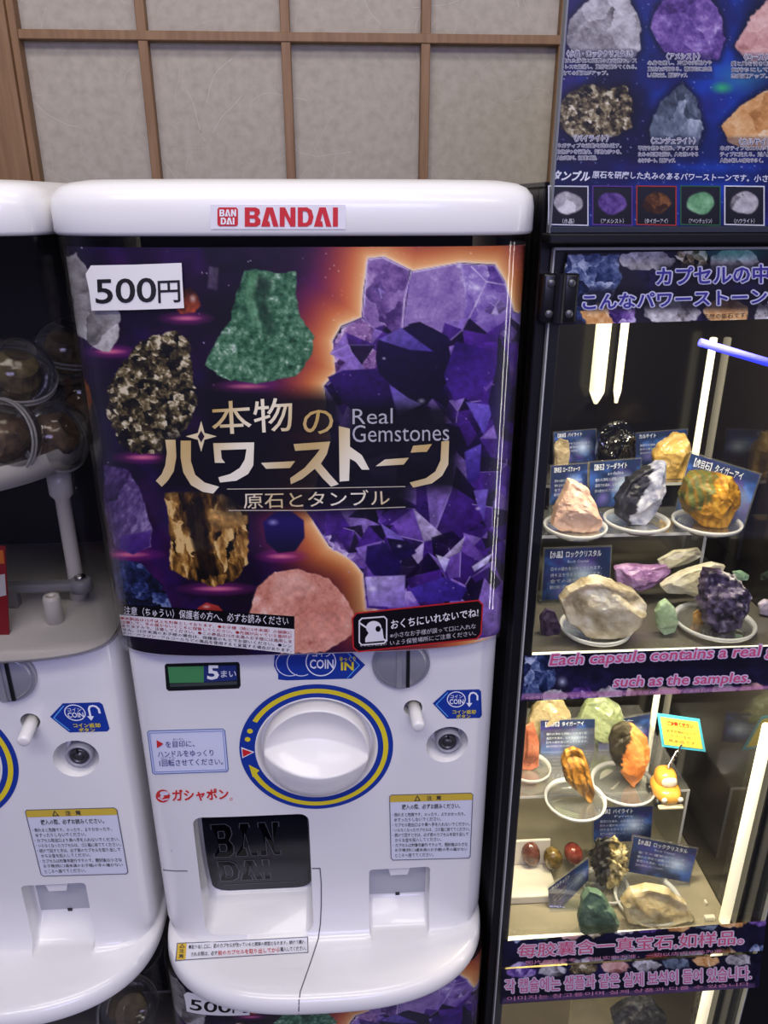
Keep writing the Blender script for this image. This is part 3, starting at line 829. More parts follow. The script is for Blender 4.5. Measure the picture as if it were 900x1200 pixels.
T.text(SPO, 'Real', ((413,479),(460,478),(460,496),(413,497)), (186, 184, 190), 0.0008, -0.004, 3)
T.text(SPO, 'Gemstones', ((413,498),(526,496),(526,516),(413,518)), (186, 184, 190), 0.0008, -0.004, 3)
T.line(SPO, [(266,573),(370,572),(475,570)], 1.0, (200, 190, 170)); T.line(SPO, [(268,598),(370,598),(475,594)], 1.0, (200, 190, 170))
T.text(SPO, '原石とタンブル', ((285,577),(456,573),(457,592),(286,596)), gold, 0.0007, 0.004, 2)
# warning block at the lower left
T.grid(SPO, ((138,707),(345,722),(345,737),(139,720)), 80, 4, (8, 6, 10), 0.0004)
T.text(SPO, '注意（ちゅうい）保護者の方へ、必ずお読みください', ((146,710),(338,722),(338,733),(146,720)), (225, 222, 228), 0.0007, 0.004, 1)
T.grid(SPO, ((138,720),(345,737),(345,766),(142,744)), 80, 8, (226, 222, 224), 0.0004)
rows = [('●本製品は15才以上を対象としております。●お子様（特に3才未満）の誤飲に', (170, 30, 34)),
        ('注意して、手の届かないところに保管してください。●先端が尖っている箇所が', (170, 30, 34)),
        ('ありますので、注意してください。●この商品は15才未満のお子様には適用しま', (120, 40, 44)),
        ('せん。15才未満のお子様の場合は、保護者のもとでお使いください。●シン', (30, 28, 32)),
        ('ナー・ベンジン・アルコールなどの薬品を使用すると変質する場合があります。', (30, 28, 32))]
for i, (t, cc) in enumerate(rows):
    a = i/5; b = (i+0.82)/5
    l0, l1 = 722+a*22, 722+b*22; r0, r1 = 739+a*26, 739+b*26
    T.text(SPO, t, ((142+i*0.6,l0),(342,r0),(342,r1),(142+i*0.6,l1)), cc, 0.0007, 0.006, 1)
# do not put in mouth box at the lower right
bx = [(418,718),(560,703),(565,708),(563,742),(558,748),(420,763),(414,758),(413,724)]
T.poly(SPO, bx, (14, 8, 16), 0.0006)
T.line(SPO, bx, 1.6, (190, 40, 44), 0.0009, close=True)
ic = [(424,724),(450,722),(453,725),(453,750),(450,753),(424,755),(421,752),(421,727)]
T.line(SPO, ic, 1.6, (230, 228, 232), 0.0010, close=True)
T.ell(SPO, 438, 735, 9, 8, (232, 230, 234), 0.0010); T.poly(SPO, [(434,738),(448,736),(450,750),(428,752),(428,747)], (232, 230, 234), 0.0010)
T.ell(SPO, 443, 736, 3, 3.4, (14, 8, 16), 0.0013); T.line(SPO, [(421,729),(452,750)], 2.0, (232, 230, 234), 0.0012)
T.text(SPO, 'くちにいれない', ((422,754),(453,752),(453,755.5),(422,757.5)), (225, 222, 226), 0.0010, 0, 1)
T.text(SPO, 'おくちにいれないでね!', ((458,726),(560,712),(560,722),(458,737)), (240, 238, 240), 0.0010, 0.012, 2)
T.text(SPO, '※小さなお子様が誤って口に入れな', ((457,741),(557,730),(557,736),(457,747.5)), (205, 200, 206), 0.0010, 0.0, 1)
T.text(SPO, 'いよう保管場所にご注意ください。', ((457,750),(557,738),(557,744),(457,756)), (205, 200, 206), 0.0010, 0.0, 1)
join_into(poster, T, 0.95)
# price sticker on the canopy
T = MB()
T.poly(SCAN, [(101,321),(107,311),(160,310),(213,308),(214,330),(216,361),(160,363),(108,364),(105,340)], (232, 230, 228), 0.0006)
T.text(SCAN, '500', ((112,327),(183,325),(184,354),(113,356)), (22, 20, 24), 0.0009, 0.012, 4)
T.text(SCAN, '円', ((185,329),(211,328),(212,354),(186,355)), (22, 20, 24), 0.0009, 0.012, 3)
T.build('price_sticker', STICK, MROOT)['label'] = 'white torn sticker reading 500 yen'

# ------------------------------------------------------------------ logo letters (heavy block capitals)
def LB(x, w=1.0): return [[(x,0),(x+.62*w,0),(x+.82*w,.1),(x+.86*w,.3),(x+.72*w,.47),(x+.88*w,.64),(x+.86*w,.88),(x+.66*w,1),(x,1)], [(x+.28*w,.2),(x+.52*w,.2),(x+.56*w,.30),(x+.52*w,.40),(x+.28*w,.40)], [(x+.28*w,.58),(x+.54*w,.58),(x+.59*w,.69),(x+.54*w,.80),(x+.28*w,.80)]]
def LA(x, w=1.0): return [[(x+.26*w,0),(x+.62*w,0),(x+.94*w,1),(x+.64*w,1),(x+.44*w,.3),(x+.33*w,.72),(x+.42*w,.72),(x+.48*w,1),(x-.04*w,1)]]
def LN(x, w=1.0): return [[(x,0),(x+.30*w,0),(x+.60*w,.58),(x+.60*w,0),(x+.88*w,0),(x+.88*w,1),(x+.60*w,1),(x+.28*w,.42),(x+.28*w,1),(x,1)]]
def LD(x, w=1.0): return [[(x,0),(x+.52*w,0),(x+.78*w,.14),(x+.88*w,.5),(x+.78*w,.86),(x+.52*w,1),(x,1)], [(x+.28*w,.2),(x+.46*w,.2),(x+.56*w,.3),(x+.60*w,.5),(x+.56*w,.7),(x+.46*w,.8),(x+.28*w,.8)]]
def LI(x, w=1.0): return [[(x,0),(x+.28*w,0),(x+.28*w,1),(x,1)]]
WORD1 = [LB(0), LA(.96), LN(1.98)]; WORD2 = [LD(0), LA(.94), LI(1.94)]; WHOLE = [LB(0), LA(.95), LN(1.95), LD(2.96), LA(3.9), LI(4.92)]
def letters(mb, S, word, quad, total, col, off):
    TL, TR, BR, BL = [np.array(q, float) for q in quad]
    def mp(p):
        u, v = p[0]/total, p[1]; return tuple((TL*(1-u)+TR*u)*(1-v)+(BL*(1-u)+BR*u)*v)
    for L in word: mb.poly(S, [mp(p) for p in L[0]], col, off, [[mp(p) for p in h] for h in L[1:]])
RED = (200, 26, 34)
T = MB()
T.grid(SL, ((247,240),(405,240),(405,268.5),(247,268.5)), 12, 2, (226, 224, 230), 0.0006)
sq = [(257,243),(277,243),(279,245),(279,263),(277,265),(257,265),(255,263),(255,245)]
T.poly(SL, sq, RED, 0.0009)
letters(T, SL, WORD1, ((257.5,245.5),(277,245.5),(277,253.5),(257.5,253.5)), 2.86, (236, 234, 238), 0.0012)
letters(T, SL, WORD2, ((259,255),(275,255),(275,263),(259,263)), 2.22, (236, 234, 238), 0.0012)
letters(T, SL, WHOLE, ((287,243),(396,243),(396,265.5),(287,265.5)), 5.2, RED, 0.0009)
T.build('logo_sticker', STICK, MROOT)['label'] = 'pale logo sticker with red square mark and red block capitals'

# ------------------------------------------------------------------ front panel fittings
def px_prism(mb, S, pts, o0, o1, col=(200, 200, 200)):
    return mb.prism(pts, S, o0, o1, col)
def part(mb, name, m, parent=None, label=None, **k):
    o = mb.build(name, m, MROOT if parent is None else parent, **k)
    if label: o['label'] = label
    return o
BLUE = (14, 52, 150); YEL = (226, 206, 40)
# coin counter window
m = MB(); fo = [(193,780),(195,777.5),(279,775.5),(281,778),(282,803),(280,806.5),(198,809.5),(195,807)]
m.poly(SB, fo, (0, 0, 0), 0.0004); dw = part(m, 'display_window', BLACK)
T = MB(); T.poly(SB, [(197,781),(239,780),(239,799),(199,800)], (70, 140, 84), 0.0008); T.poly(SB, [(239,780),(277,779),(278,796.5),(239,799)], (30, 46, 112), 0.0008)
T.poly(SB, [(199,801),(278,797.5),(278,801.5),(200,804.5)], (60, 66, 66), 0.0008)
T.text(SB, '5', (244,779.5,256,795), (236, 238, 240), 0.0012, 0.03); T.text(SB, 'まい', ((259,785),(277,784.5),(277,792.5),(259,793)), (210, 214, 224), 0.0012, 0.01)
part(T, 'counter_screen', STICK, dw)
# coin direction sticker under the canopy edge
T = MB()
T.poly(SB, [(322,764),(410,762),(428,779),(412,795),(336,797),(326,796),(326,790),(321,780)], BLUE, 0.0004)
T.line(SB, [(406,763),(421,779),(407,794)], 1.2, (90, 160, 230), 0.0008)
T.ell(SB, 376, 775, 18, 17, (235, 236, 245), 0.0008, ring=1.3); T.ell(SB, 353, 776, 17, 16, (225, 228, 245), 0.0008, ring=1.0, a0=60, a1=300); T.ell(SB, 340, 777, 17, 15, (225, 228, 245), 0.0008, ring=1.0, a0=60, a1=300)
T.text(SB, 'コイン', (366,762,388,769), (238, 238, 245), 0.0010, 0.015); T.text(SB, 'COIN', (363,772,391,783), (240, 240, 246), 0.0010, 0.02)
T.text(SB, 'ゆっくり', (398,768.5,417,774.5), YEL, 0.0010, 0.02, 1); T.text(SB, 'IN', (400,775.5,414,784.5), YEL, 0.0010, 0.03)
part(T, 'coin_direction_sticker', STICK, None, 'blue arrow sticker with coin drawing')
# coin slot disc
sx, sy, sz = P(470, 776, 0.5745)
m = MB(); m.lathe((sx, sy+0.001, sz), (0, -1, 0), [(0.0255, 0), (0.0255, 0.004), (0.0245, 0.0055), (0.0235, 0.0045), (0.0225, 0.0045), (0.0222, 0.0062), (0.020, 0.0075), (0.0, 0.0078)], 56)
cs = part(m, 'coin_slot', SLOTG)
m = MB(); m.box((sx+0.0040, sy-0.0085, sz-0.021), (sx+0.0070, sy-0.006, sz+0.020)); part(m, 'slot_opening', BLACK, cs)
m = MB(); m.bbox((sx-0.0045, sy-0.0092, sz-0.022), (sx+0.0002, sy-0.006, sz+0.022), 0.0004, 1); part(m, 'slot_guide', SLOTG, cs)
# dial ring with printed arrow
SD = lambda off0=0.0: S_XZ(DX, DZ, 0.5752-off0)
T = MB()
def arc_ring(mb, r0, r1, a0, a1, col, off, n=96):
    an = np.radians(np.linspace(a0, a1, n+1)); S = SD()
    v = S([(r0*math.cos(a), r0*math.sin(a)) for a in an] + [(r1*math.cos(a), r1*math.sin(a)) for a in an], off)
    mb.add(v, [(i, i+1, n+2+i, n+1+i) for i in range(n)], col)
S0 = SD()
arc_ring(T, 56.2, 70.3, 0, 360, BLUE, 0.0006)
arc_ring(T, 61.2, 65.8, -158, 149, YEL, 0.0010)
for a in (159, 167.5): T.ell(S0, 63.5*math.cos(math.radians(a)), 63.5*math.sin(math.radians(a)), 2.6, 2.6, YEL, 0.0010, n=20)
def pol(r, a): return (r*math.cos(math.radians(a)), r*math.sin(math.radians(a)))
T.poly(S0, [pol(66.8, 206), pol(57.5, 202), pol(64.5, 193)], YEL, 0.0011)
T.poly(S0, [pol(68.5, 175.4), pol(68.5, 186), pol(56.6, 180.6)], (236, 236, 240), 0.0010)
T.poly(S0, [pol(67.6, 176.8), pol(67.6, 184.6), pol(58.6, 180.6)], (206, 32, 36), 0.0013)
dial = part(T, 'dial', STICK, None, 'blue ring with yellow turning arrow round the white knob')
m = MB(); m.lathe((DX, 0.5752, DZ), (0, -1, 0), [(0.0505, -0.0155), (0.0530, -0.003), (0.0545, 0.0006), (0.0552, 0.0011), (0.0560, 0.0010), (0.0565, 0.0)], 72, cap=False); part(m, 'dial_bezel', KNOBW, dial)
# knob: dome with a lens-shaped grip
m = MB(); NA, NR = 160, 52; R = 0.0488; v = []; f = []
def knob_h(x0, z0):
    x = x0*0.9945-z0*0.105; z = x0*0.105+z0*0.9945          # the grip rests a little turned
    r = math.hypot(x, z)/R; s_ = max(0.0, 1-(x/R)**2); zr = R*math.sqrt(s_)
    zc, ze, he = 0.0165*s_, -0.0090*s_, 0.0065+0.0225*s_**0.75
    if z >= zc:
        t = (z-zc)/max(1e-6, zr-zc); h = 0.0065-0.0045*math.sin(math.pi*min(1, t))*s_+0.0025*t
    elif z >= ze:
        t = (zc-z)/max(1e-6, zc-ze); h = 0.0065+(he-0.0065)*t-0.0012*math.sin(math.pi*t)*s_
    else:
        t = min(1, (ze-z)/max(1e-6, zr+ze)); h = he+(0.0075-he)*(0.25*t+0.75*t**2.2)
    if r > 0.955: h *= math.sqrt(max(0.0, 1-((r-0.955)/0.045)**2))
    return h
for k in range(NR+1):
    r = R*min(1, (k/NR))**0.85
    for i in range(NA):
        a = 2*math.pi*i/NA; x, z = r*math.cos(a), r*math.sin(a)
        v.append((DX+x, 0.5745-knob_h(x, z), DZ+z))
for i in range(NA):
    a = 2*math.pi*i/NA; v.append((DX+R*math.cos(a), 0.5905, DZ+R*math.sin(a)))
for k in range(NR+1):
    for i in range(NA):
        j = (i+1) % NA; f.append((k*NA+i, k*NA+j, (k+1)*NA+j, (k+1)*NA+i))
m.add(v, f, smooth=True); kn = part(m, 'knob', KNOBW, dial); auto_smooth(kn, 75)
# return lever
m = MB(); q0 = np.array((lx, 0.590, lz+0.001)); q1 = q0+np.array((0.0028, -0.040, -0.0035))
d = q1-q0
m.tube([q0, q0+d*0.93, q0+d*0.985, q1], [0.0056, 0.0056, 0.0050, 0.0035], 20); lev = part(m, 'return_lever', KNOBW)
m = MB(); m.lathe((lx, 0.5935, lz), (0, -1, 0), [(0.0084, 0), (0.0084, 0.002)], 28); part(m, 'lever_hole', GREY, lev)
# key lock
m = MB(); m.lathe((kx+0.001, 0.5935, kz), (0, -1, 0), [(0.0118, 0), (0.0118, 0.0145), (0.0100, 0.0150), (0.0096, 0.008), (0.0, 0.008)], 36); kl = part(m, 'key_lock', GREY)
m = MB(); m.lathe((kx+0.0005, 0.5865, kz-0.001), (0, -1, 0), [(0.0082, 0), (0.0082, 0.0058), (0.0076, 0.0066), (0.0056, 0.0066), (0.0052, 0.0046), (0.0040, 0.0046), (0.0038, 0.0064), (0.0, 0.0064)], 32); part(m, 'lock_barrel', mat('lock_metal', (0.10, 0.10, 0.11), 0.3, metal=0.7), kl)
m = MB(); m.box((kx-0.0004, 0.5795, kz+0.003), (kx+0.0014, 0.582, kz+0.0078)); part(m, 'key_notch', BLACK, kl)
# return sticker
T = MB()
T.poly(SB, [(507,824),(524,808.5),(561,807.5),(563.5,810),(564.5,838),(562,841),(524,842)], BLUE, 0.0004)
T.line(SB, [(524.5,811),(511,825),(525,839.5)], 1.2, (90, 160, 230), 0.0008)
T.ell(SB, 534.5, 819, 11, 9.4, (235, 236, 245), 0.0008, ring=1.1)
T.text(SB, 'コイン', (527.5,813.5,542,817.5), (236, 238, 246), 0.0010, 0.01, 1); T.text(SB, 'COIN', (526.5,818.5,543,824.5), (240, 240, 246), 0.0010, 0.02)
T.line(SB, [(549.5,824),(549.5,815),(551,812),(554,811),(557,812),(559,815),(559,820)], 2.0, (236, 238, 246), 0.0009); T.poly(SB, [(546,823),(553,823),(549.5,828)], (236, 238, 246), 0.0010)
T.text(SB, 'コイン返却', (530,831,557,836), YEL, 0.0010, 0.02, 1); T.text(SB, 'ボタン', (534.5,836.5,551,841), YEL, 0.0010, 0.02, 1)
part(T, 'coin_return_sticker', STICK, None, 'blue left-pointing sticker with U-turn arrow')
# instruction sticker
T = MB(); ins = [(173.5,858),(175,856),(261,853.5),(263.5,855.5),(267.5,901),(265.5,903.5),(182,906.5),(179.5,905)]
T.poly(SB, ins, (216, 220, 240), 0.0004); T.line(SB, ins, 1.0, (70, 104, 170), 0.0008, close=True)
T.line(SB, [(175.8,858.6),(261.3,856),(265,901.2),(181.8,904.2)], 0.8, (110, 140, 200), 0.0008, close=True)
T.poly(SB, [(184,866.5),(192,871),(184.6,876)], (206, 36, 40), 0.0010)
ic_ = (60, 70, 130)
T.text(SB, 'を目印に、', ((194,868),(228,867),(228.5,874.5),(194.5,875.5)), ic_, 0.0009, 0.008); T.text(SB, 'めじるし', ((203,864.5),(216,864),(216,866.5),(203,867)), ic_, 0.0009, 0, 1)
T.text(SB, 'ハンドルをゆっくり', ((185,879.5),(250,877.5),(250.5,885),(185.6,887)), ic_, 0.0009, 0.008)
T.text(SB, '1回転させてください。', ((187,889.5),(261,887.5),(261.6,895.5),(187.6,897.5)), ic_, 0.0009, 0.008); T.text(SB, 'かいてん', ((189,886.6),(206,886.2),(206,888.6),(189,889)), ic_, 0.0009, 0, 1)
part(T, 'instruction_sticker', STICK, None, 'pale blue-framed sticker of turning instructions with red triangle')
# red brand lettering
T = MB(); RR = (206, 44, 40)
T.ell(SB, 191, 932.5, 8.2, 7.6, RR, 0.0005); T.ell(SB, 193, 929, 5.2, 2.6, (216, 216, 232), 0.0008); T.ell(SB, 196, 932, 4.0, 1.1, RR, 0.0010); T.line(SB, [(186,934),(191,937),(198,935.5)], 1.4, (216, 216, 232), 0.0009)
T.text(SB, 'ガシャポン', ((202,925),(267,923.5),(268,936.5),(203,938.5)), RR, 0.0006, 0.03); T.ell(SB, 271, 936, 1.6, 1.6, RR, 0.0006, ring=0.5)
part(T, 'red_lettering', STICK, None, 'red brand lettering with a small round capsule mark')
# caution plate
T = MB(); wl = [(456.5,933),(458.5,931),(551.5,928.7),(553.8,931),(550.6,1003),(548.5,1005),(460.5,1007.3),(458.3,1005)]
T.poly(SB, wl, (214, 216, 230), 0.0004)
T.poly(SB, [(456.5,933),(458.5,931),(551.5,928.7),(553.8,931),(553.4,936.8),(456.7,939.5)], (206, 178, 62), 0.0007)
T.line(SB, wl, 0.9, (90, 90, 110), 0.0008, close=True)
K = (48, 48, 58)
T.line(SB, [(486,937.4),(489,932),(492,937.2)], 0.9, K, 0.0010, close=True); T.text(SB, '注', (500,931.6,506,937.2), K, 0.0010, 0.02, 1); T.text(SB, '意', (511,931.4,517,937), K, 0.0010, 0.02, 1)
T.text(SB, '購入の際、必ずお読みください。', ((471,942),(539,940.4),(539,946.6),(471,948.2)), K, 0.0009, 0.014, 1)
WT = [('・倒れると危険です。のったり、よりかかったり、', 459.6, 545), ('ゆすったりしないでください。', 462, 517), ('・カプセル取出口より奥へ手を入れないでください。', 459.6, 550), ('・いらなくなったカプセルは、ゴミ箱に捨ててください。', 459.8, 550),
      ('・続けて回すときは、必ず前のカプセルを取り出して', 460, 548.6), ('からお金を投入してください。', 463, 517), ('・カプセルは対象年齢外ですので、開封後は小さな', 460.4, 547.6), ('お子様(特に3歳未満のお子様)の手の届かない', 463, 547.4), ('ところへ捨ててください。', 463, 508)]
for i, (t, a, b) in enumerate(WT):
    y = 951.5+i*5.95; T.text(SB, t, ((a,y+0.4),(b,y-0.9),(b,y+3.7),(a,y+5.0)), K, 0.0009, 0.006, 1)
part(T, 'caution_plate', STICK, None, 'white caution plate with yellow heading')
# coin tray nozzle
m = MB(); nz = [(-0.013, 0.0), (0.013, 0.0), (0.0085, -0.017), (-0.0085, -0.017)]
cxm = (tx0+tx1)/2
m.prism(nz, lambda l, dd: [(cxm+a, dd, tzt+0.001+b) for a, b in l], 0.5815, 0.5985); part(m, 'coin_chute_spout', WHITE)
m = MB(); m.box((cxm-0.0022, 0.5978, 0.7618), (cxm+0.0022, 0.5990, 0.7650)); part(m, 'drain_slot', BLACK)
m = MB(); m.box((tx0+0.0015, 0.5988, 0.7640), (tx1-0.0015, 0.6004, tzt-0.003)); part(m, 'coin_flap', mat('coin_flap_grey', (0.40, 0.41, 0.45), 0.35))
# capsule door, smoked, embossed capitals
b0 = np.array((0.5965, 0.8975)); b1 = np.array((0.6125, 0.7665))    # (Y, z) top and bottom
dv = (b1-b0); dn = np.array((-0.992, -0.121))                        # toward the viewer
def SDOOR(pts, off=0.0):
    o = []
    for u, v in pts:                                                # u in metres from the left, v 0..1 down
        bl = 0.010*math.sin(math.pi*min(1, max(0, v)))*0.7
        yz = b0+dv*v+dn*(off+bl)
        o.append((u, yz[0], yz[1]))
    return o
dx0, dx1 = -0.1445, -0.0415
def rr(x0, x1, v0, v1, rb, rt):
    hv = np.linalg.norm(dv); o = []
    for (cx_, cv, r, a0) in ((x1-rt, v0+rt/hv, rt, -90), (x1-rb, v1-rb/hv, rb, 0), (x0+rb, v1-rb/hv, rb, 90), (x0+rt, v0+rt/hv, rt, 180)):
        for k in range(7):
            a = math.radians(a0+k*15); o.append((cx_+r*math.cos(a), cv+r*math.sin(a)/hv))
    return o
m = MB()
outl = rr(dx0, dx1, 0.0, 1.0, 0.016, 0.004); n = len(outl)
NS = 9
# curved sheet: scanlines across the outline
def span(v):
    hv = np.linalg.norm(dv); yb = (1-v)*hv; ins = 0
    if yb < 0.016: ins = 0.016-math.sqrt(max(0, 0.016**2-(0.016-yb)**2))
    return dx0+ins, dx1-ins
vs = np.concatenate([np.linspace(0, 0.86, 12), np.linspace(0.88, 1, 10)]); v = []; f = []
for off in (0.0025, 0.0):
    for q in vs:
        a, b = span(q); v += SDOOR([(a, q), ((a+b)/2, q), (b, q)], off)
nv = len(vs)
for r_ in range(nv-1):
    for k in range(2):
        a = r_*3+k; f.append((a, a+3, a+4, a+1)); a += nv*3; f.append((a, a+1, a+4, a+3))
    f.append((r_*3, nv*3+r_*3, nv*3+r_*3+3, r_*3+3)); f.append((r_*3+2, r_*3+5, nv*3+r_*3+5, nv*3+r_*3+2))
e = (nv-1)*3; f += [(e, nv*3+e, nv*3+e+1, e+1), (e+1, nv*3+e+1, nv*3+e+2, e+2)]
m.add(v, f, smooth=False); cdoor = part(m, 'capsule_door', SMOKE, None, 'smoked black flap with embossed capitals'); auto_smooth(cdoor, 30)
m = MB()
def emb(word, x0, x1, v0, v1, total):
    def mp(p, g=0): return (x0+(x1-x0)*p[0]/total, v0+(v1-v0)*p[1])
    for L in word:
        for lp in L: m.line(SDOOR, [mp(p) for p in lp], 0.0011, (120, 120, 130), 0.0029, close=True)
        m.poly(SDOOR, [mp(p) for p in L[0]], (0, 0, 0), 0.0027, [[mp(p) for p in h] for h in L[1:]])
def line3(mb, S, pts, w, col, off, close=False):   # metric stroke
    pass
def dline(pts, w, off):
    hv = np.linalg.norm(dv)
    S = lambda p, o=0: SDOOR([(a, b/hv) for a, b in p], o)
    m.line(S, [(a, b*hv) for a, b in pts], w, (120, 120, 130), off, close=True)
def emb2(word, x0, x1, v0, v1, total):
    for L in word:
        for lp in L: dline([(x0+(x1-x0)*p[0]/total, v0+(v1-v0)*p[1]) for p in lp], 0.0009, 0.0029)
for (wd, a_, b_, c_, d_, tt) in ((WORD1, -0.1365, -0.0700, 0.18, 0.52, 2.86), (WORD2, -0.1345, -0.0830, 0.57, 0.84, 2.22)):
    fm = MB()
    for L in wd:
        mp_ = lambda p: (a_+(b_-a_)*p[0]/tt, c_+(d_-c_)*p[1])
        fm.poly(SDOOR, [mp_(p) for p in L[0]], (0, 0, 0), 0.00275, [[mp_(p) for p in h] for h in L[1:]])
    part(fm, 'raised_capitals', mat('gloss_black', (0.001, 0.001, 0.002), 0.1, spec=0.1), cdoor)
emb2(WORD1, -0.1365, -0.0700, 0.18, 0.52, 2.86); emb2(WORD2, -0.1345, -0.0830, 0.57, 0.84, 2.22)
dline([(-0.1375, 0.0), (-0.1365, 0.9), (-0.0555, 0.9), (-0.0545, 0.0)], 0.0008, 0.0028)
part(m, 'embossed_letters', mat('smoked_edge', (0.05, 0.053, 0.07), 0.4), cdoor)
# seams of the lower cover
m = MB()
m.line(SB, [(187,1019),(205,1020.5),(220,1020.5)], 1.1, (0, 0, 0), 0.0003)
part(m, 'cover_seam', mat('seam_grey', (0.10, 0.10, 0.12), 0.7))
m = MB(); m.line(SB, [(361,1017.5),(375,1017.5),(376.5,1035),(376.5,1060),(375.5,1082),(373,1100),(366,1122),(358,1145),(352,1162),(350.5,1172),(350,1188)], 1.3, (0, 0, 0), 0.0003)
part(m, 'cover_seam', mat('seam_grey', (0.10, 0.10, 0.12), 0.7))
# caution strip on the shelf
T = MB(); cs_ = ((208,1106),(360.5,1098),(361,1116.5),(206.5,1126))
T.grid(SB, cs_, 60, 8, (222, 222, 228), 0.0004); T.line(SB, list(cs_), 0.9, (90, 90, 110), 0.0008, close=True)
T.poly(SB, [(208.6,1106.6),(219,1106),(217.6,1124.6),(207.2,1125.2)], (212, 176, 50), 0.0008)
T.line(SB, [(211,1111),(213.8,1107.4),(216.4,1110.8)], 0.8, K, 0.0011, close=True); T.text(SB, '注', (210.5,1112.6,216,1117.4), K, 0.0011, 0.02, 1); T.text(SB, '意', (210,1118.6,215.6,1123.6), K, 0.0011, 0.02, 1)
T.text(SB, '●取り出し口に、前のカプセルが残っていると故障の原因となります。続けて購入', ((221.5,1107.6),(357.5,1101.2),(357.5,1106.6),(221.2,1113.2)), K, 0.0012, 0.008, 1)
T.text(SB, 'される際は、必ず', ((224,1116.6),(255,1115),(255,1120.2),(224,1121.8)), K, 0.0012, 0.008, 1)
T.text(SB, '前のカプセルを取り出してから', ((255.5,1114.4),(328,1110.6),(328,1116.6),(255.5,1120.4)), (196, 44, 44), 0.0012, 0.012, 1)
T.text(SB, '購入してください。', ((328.6,1110.6),(359,1109),(359,1114.4),(328.6,1116)), K, 0.0012, 0.008, 1)
part(T, 'caution_strip', STICK, None, 'white caution strip with yellow end on the front shelf')

# ------------------------------------------------------------------ the other machines
SPC = 0.3385
lm = copy_tree(MROOT, None, skip=('poster', 'price_sticker', 'logo_sticker'))
lm.name = 'capsule_machine'
lm.location = (ROOT[0]-SPC, ROOT[1], ROOT[2])
tag(lm, 'white capsule vending machine at the left edge, clear canopy with loose capsules inside', 'vending machine')
lo = copy_tree(MROOT, None, skip=('lid', 'logo_sticker', 'inner_back', 'canopy_floor') )
lo.location = (ROOT[0], ROOT[1]-0.008, ROOT[2]-0.7022)
tag(lo, 'lower machine of which only the poster top and 500 yen sticker show', 'vending machine')
ll = copy_tree(MROOT, None, skip=('lid', 'logo_sticker', 'poster', 'price_sticker'))
ll.location = (ROOT[0]-SPC, ROOT[1]-0.008, ROOT[2]-0.7022)
tag(ll, 'lower capsule machine in the shadow at the bottom left, dark canopy holding a capsule', 'vending machine')

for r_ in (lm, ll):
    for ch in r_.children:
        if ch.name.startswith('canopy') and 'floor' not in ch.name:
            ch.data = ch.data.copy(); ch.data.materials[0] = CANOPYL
# ------------------------------------------------------------------ inside the left machine
LX = XC-SPC
m = MB()
# inner hopper: white tray with a rim, post and crank
tray = empty('dispenser_wheel', (LX+0.02, 0.66, 1.0928), 'white dispensing tray on a post inside the left clear canopy', 'dispenser')
TC = np.array((LX+0.02, 0.675, 0))
m = MB(); m.lathe((TC[0], TC[1], 1.222), (0, 0, 1), [(0.096, 0.0), (0.112, 0.004), (0.114, 0.024), (0.1115, 0.024), (0.109, 0.007), (0.0, 0.005)], 72); m.build('tray', KNOBW, tray)
for (a, b) in ((0.095, 0.02), (-0.09, 0.03), (0.0, 0.05)):
    m = MB(); m.lathe((TC[0]+a, TC[1]-0.035+b, 1.0928), (0, 0, 1), [(0.0085, 0), (0.0068, 0.03), (0.0068, 0.10), (0.0105, 0.105), (0.0105, 0.131)], 20); m.build('post', KNOBW, tray)
m = MB(); m.lathe((LX+0.108, 0.615, 1.0928), (0, 0, 1), [(0.0075, 0), (0.0075, 0.022), (0.0065, 0.026), (0.003, 0.026), (0.003, 0.022)], 24); m.build('peg', KNOBW, tray)
m = MB(); m.bbox((LX+0.055, 0.640, 1.1085), (LX+0.124, 0.652, 1.1165), 0.002)
m.lathe((LX+0.124, 0.646, 1.1075), (0, 0, 1), [(0.010, 0), (0.010, 0.010), (0.008, 0.0115)], 24); lk = m.build('link_arm', GREY, tray)
m = MB(); m.lathe((LX+0.124, 0.646, 1.119), (0, 0, 1), [(0.005, 0), (0.005, 0.003), (0.003, 0.004)], 18); m.build('bolt', CHROME, lk)
m = MB(); m.bbox((LX+0.054, 0.641, 1.0928), (LX+0.066, 0.651, 1.112), 0.001); m.build('link_foot', GREY, tray)

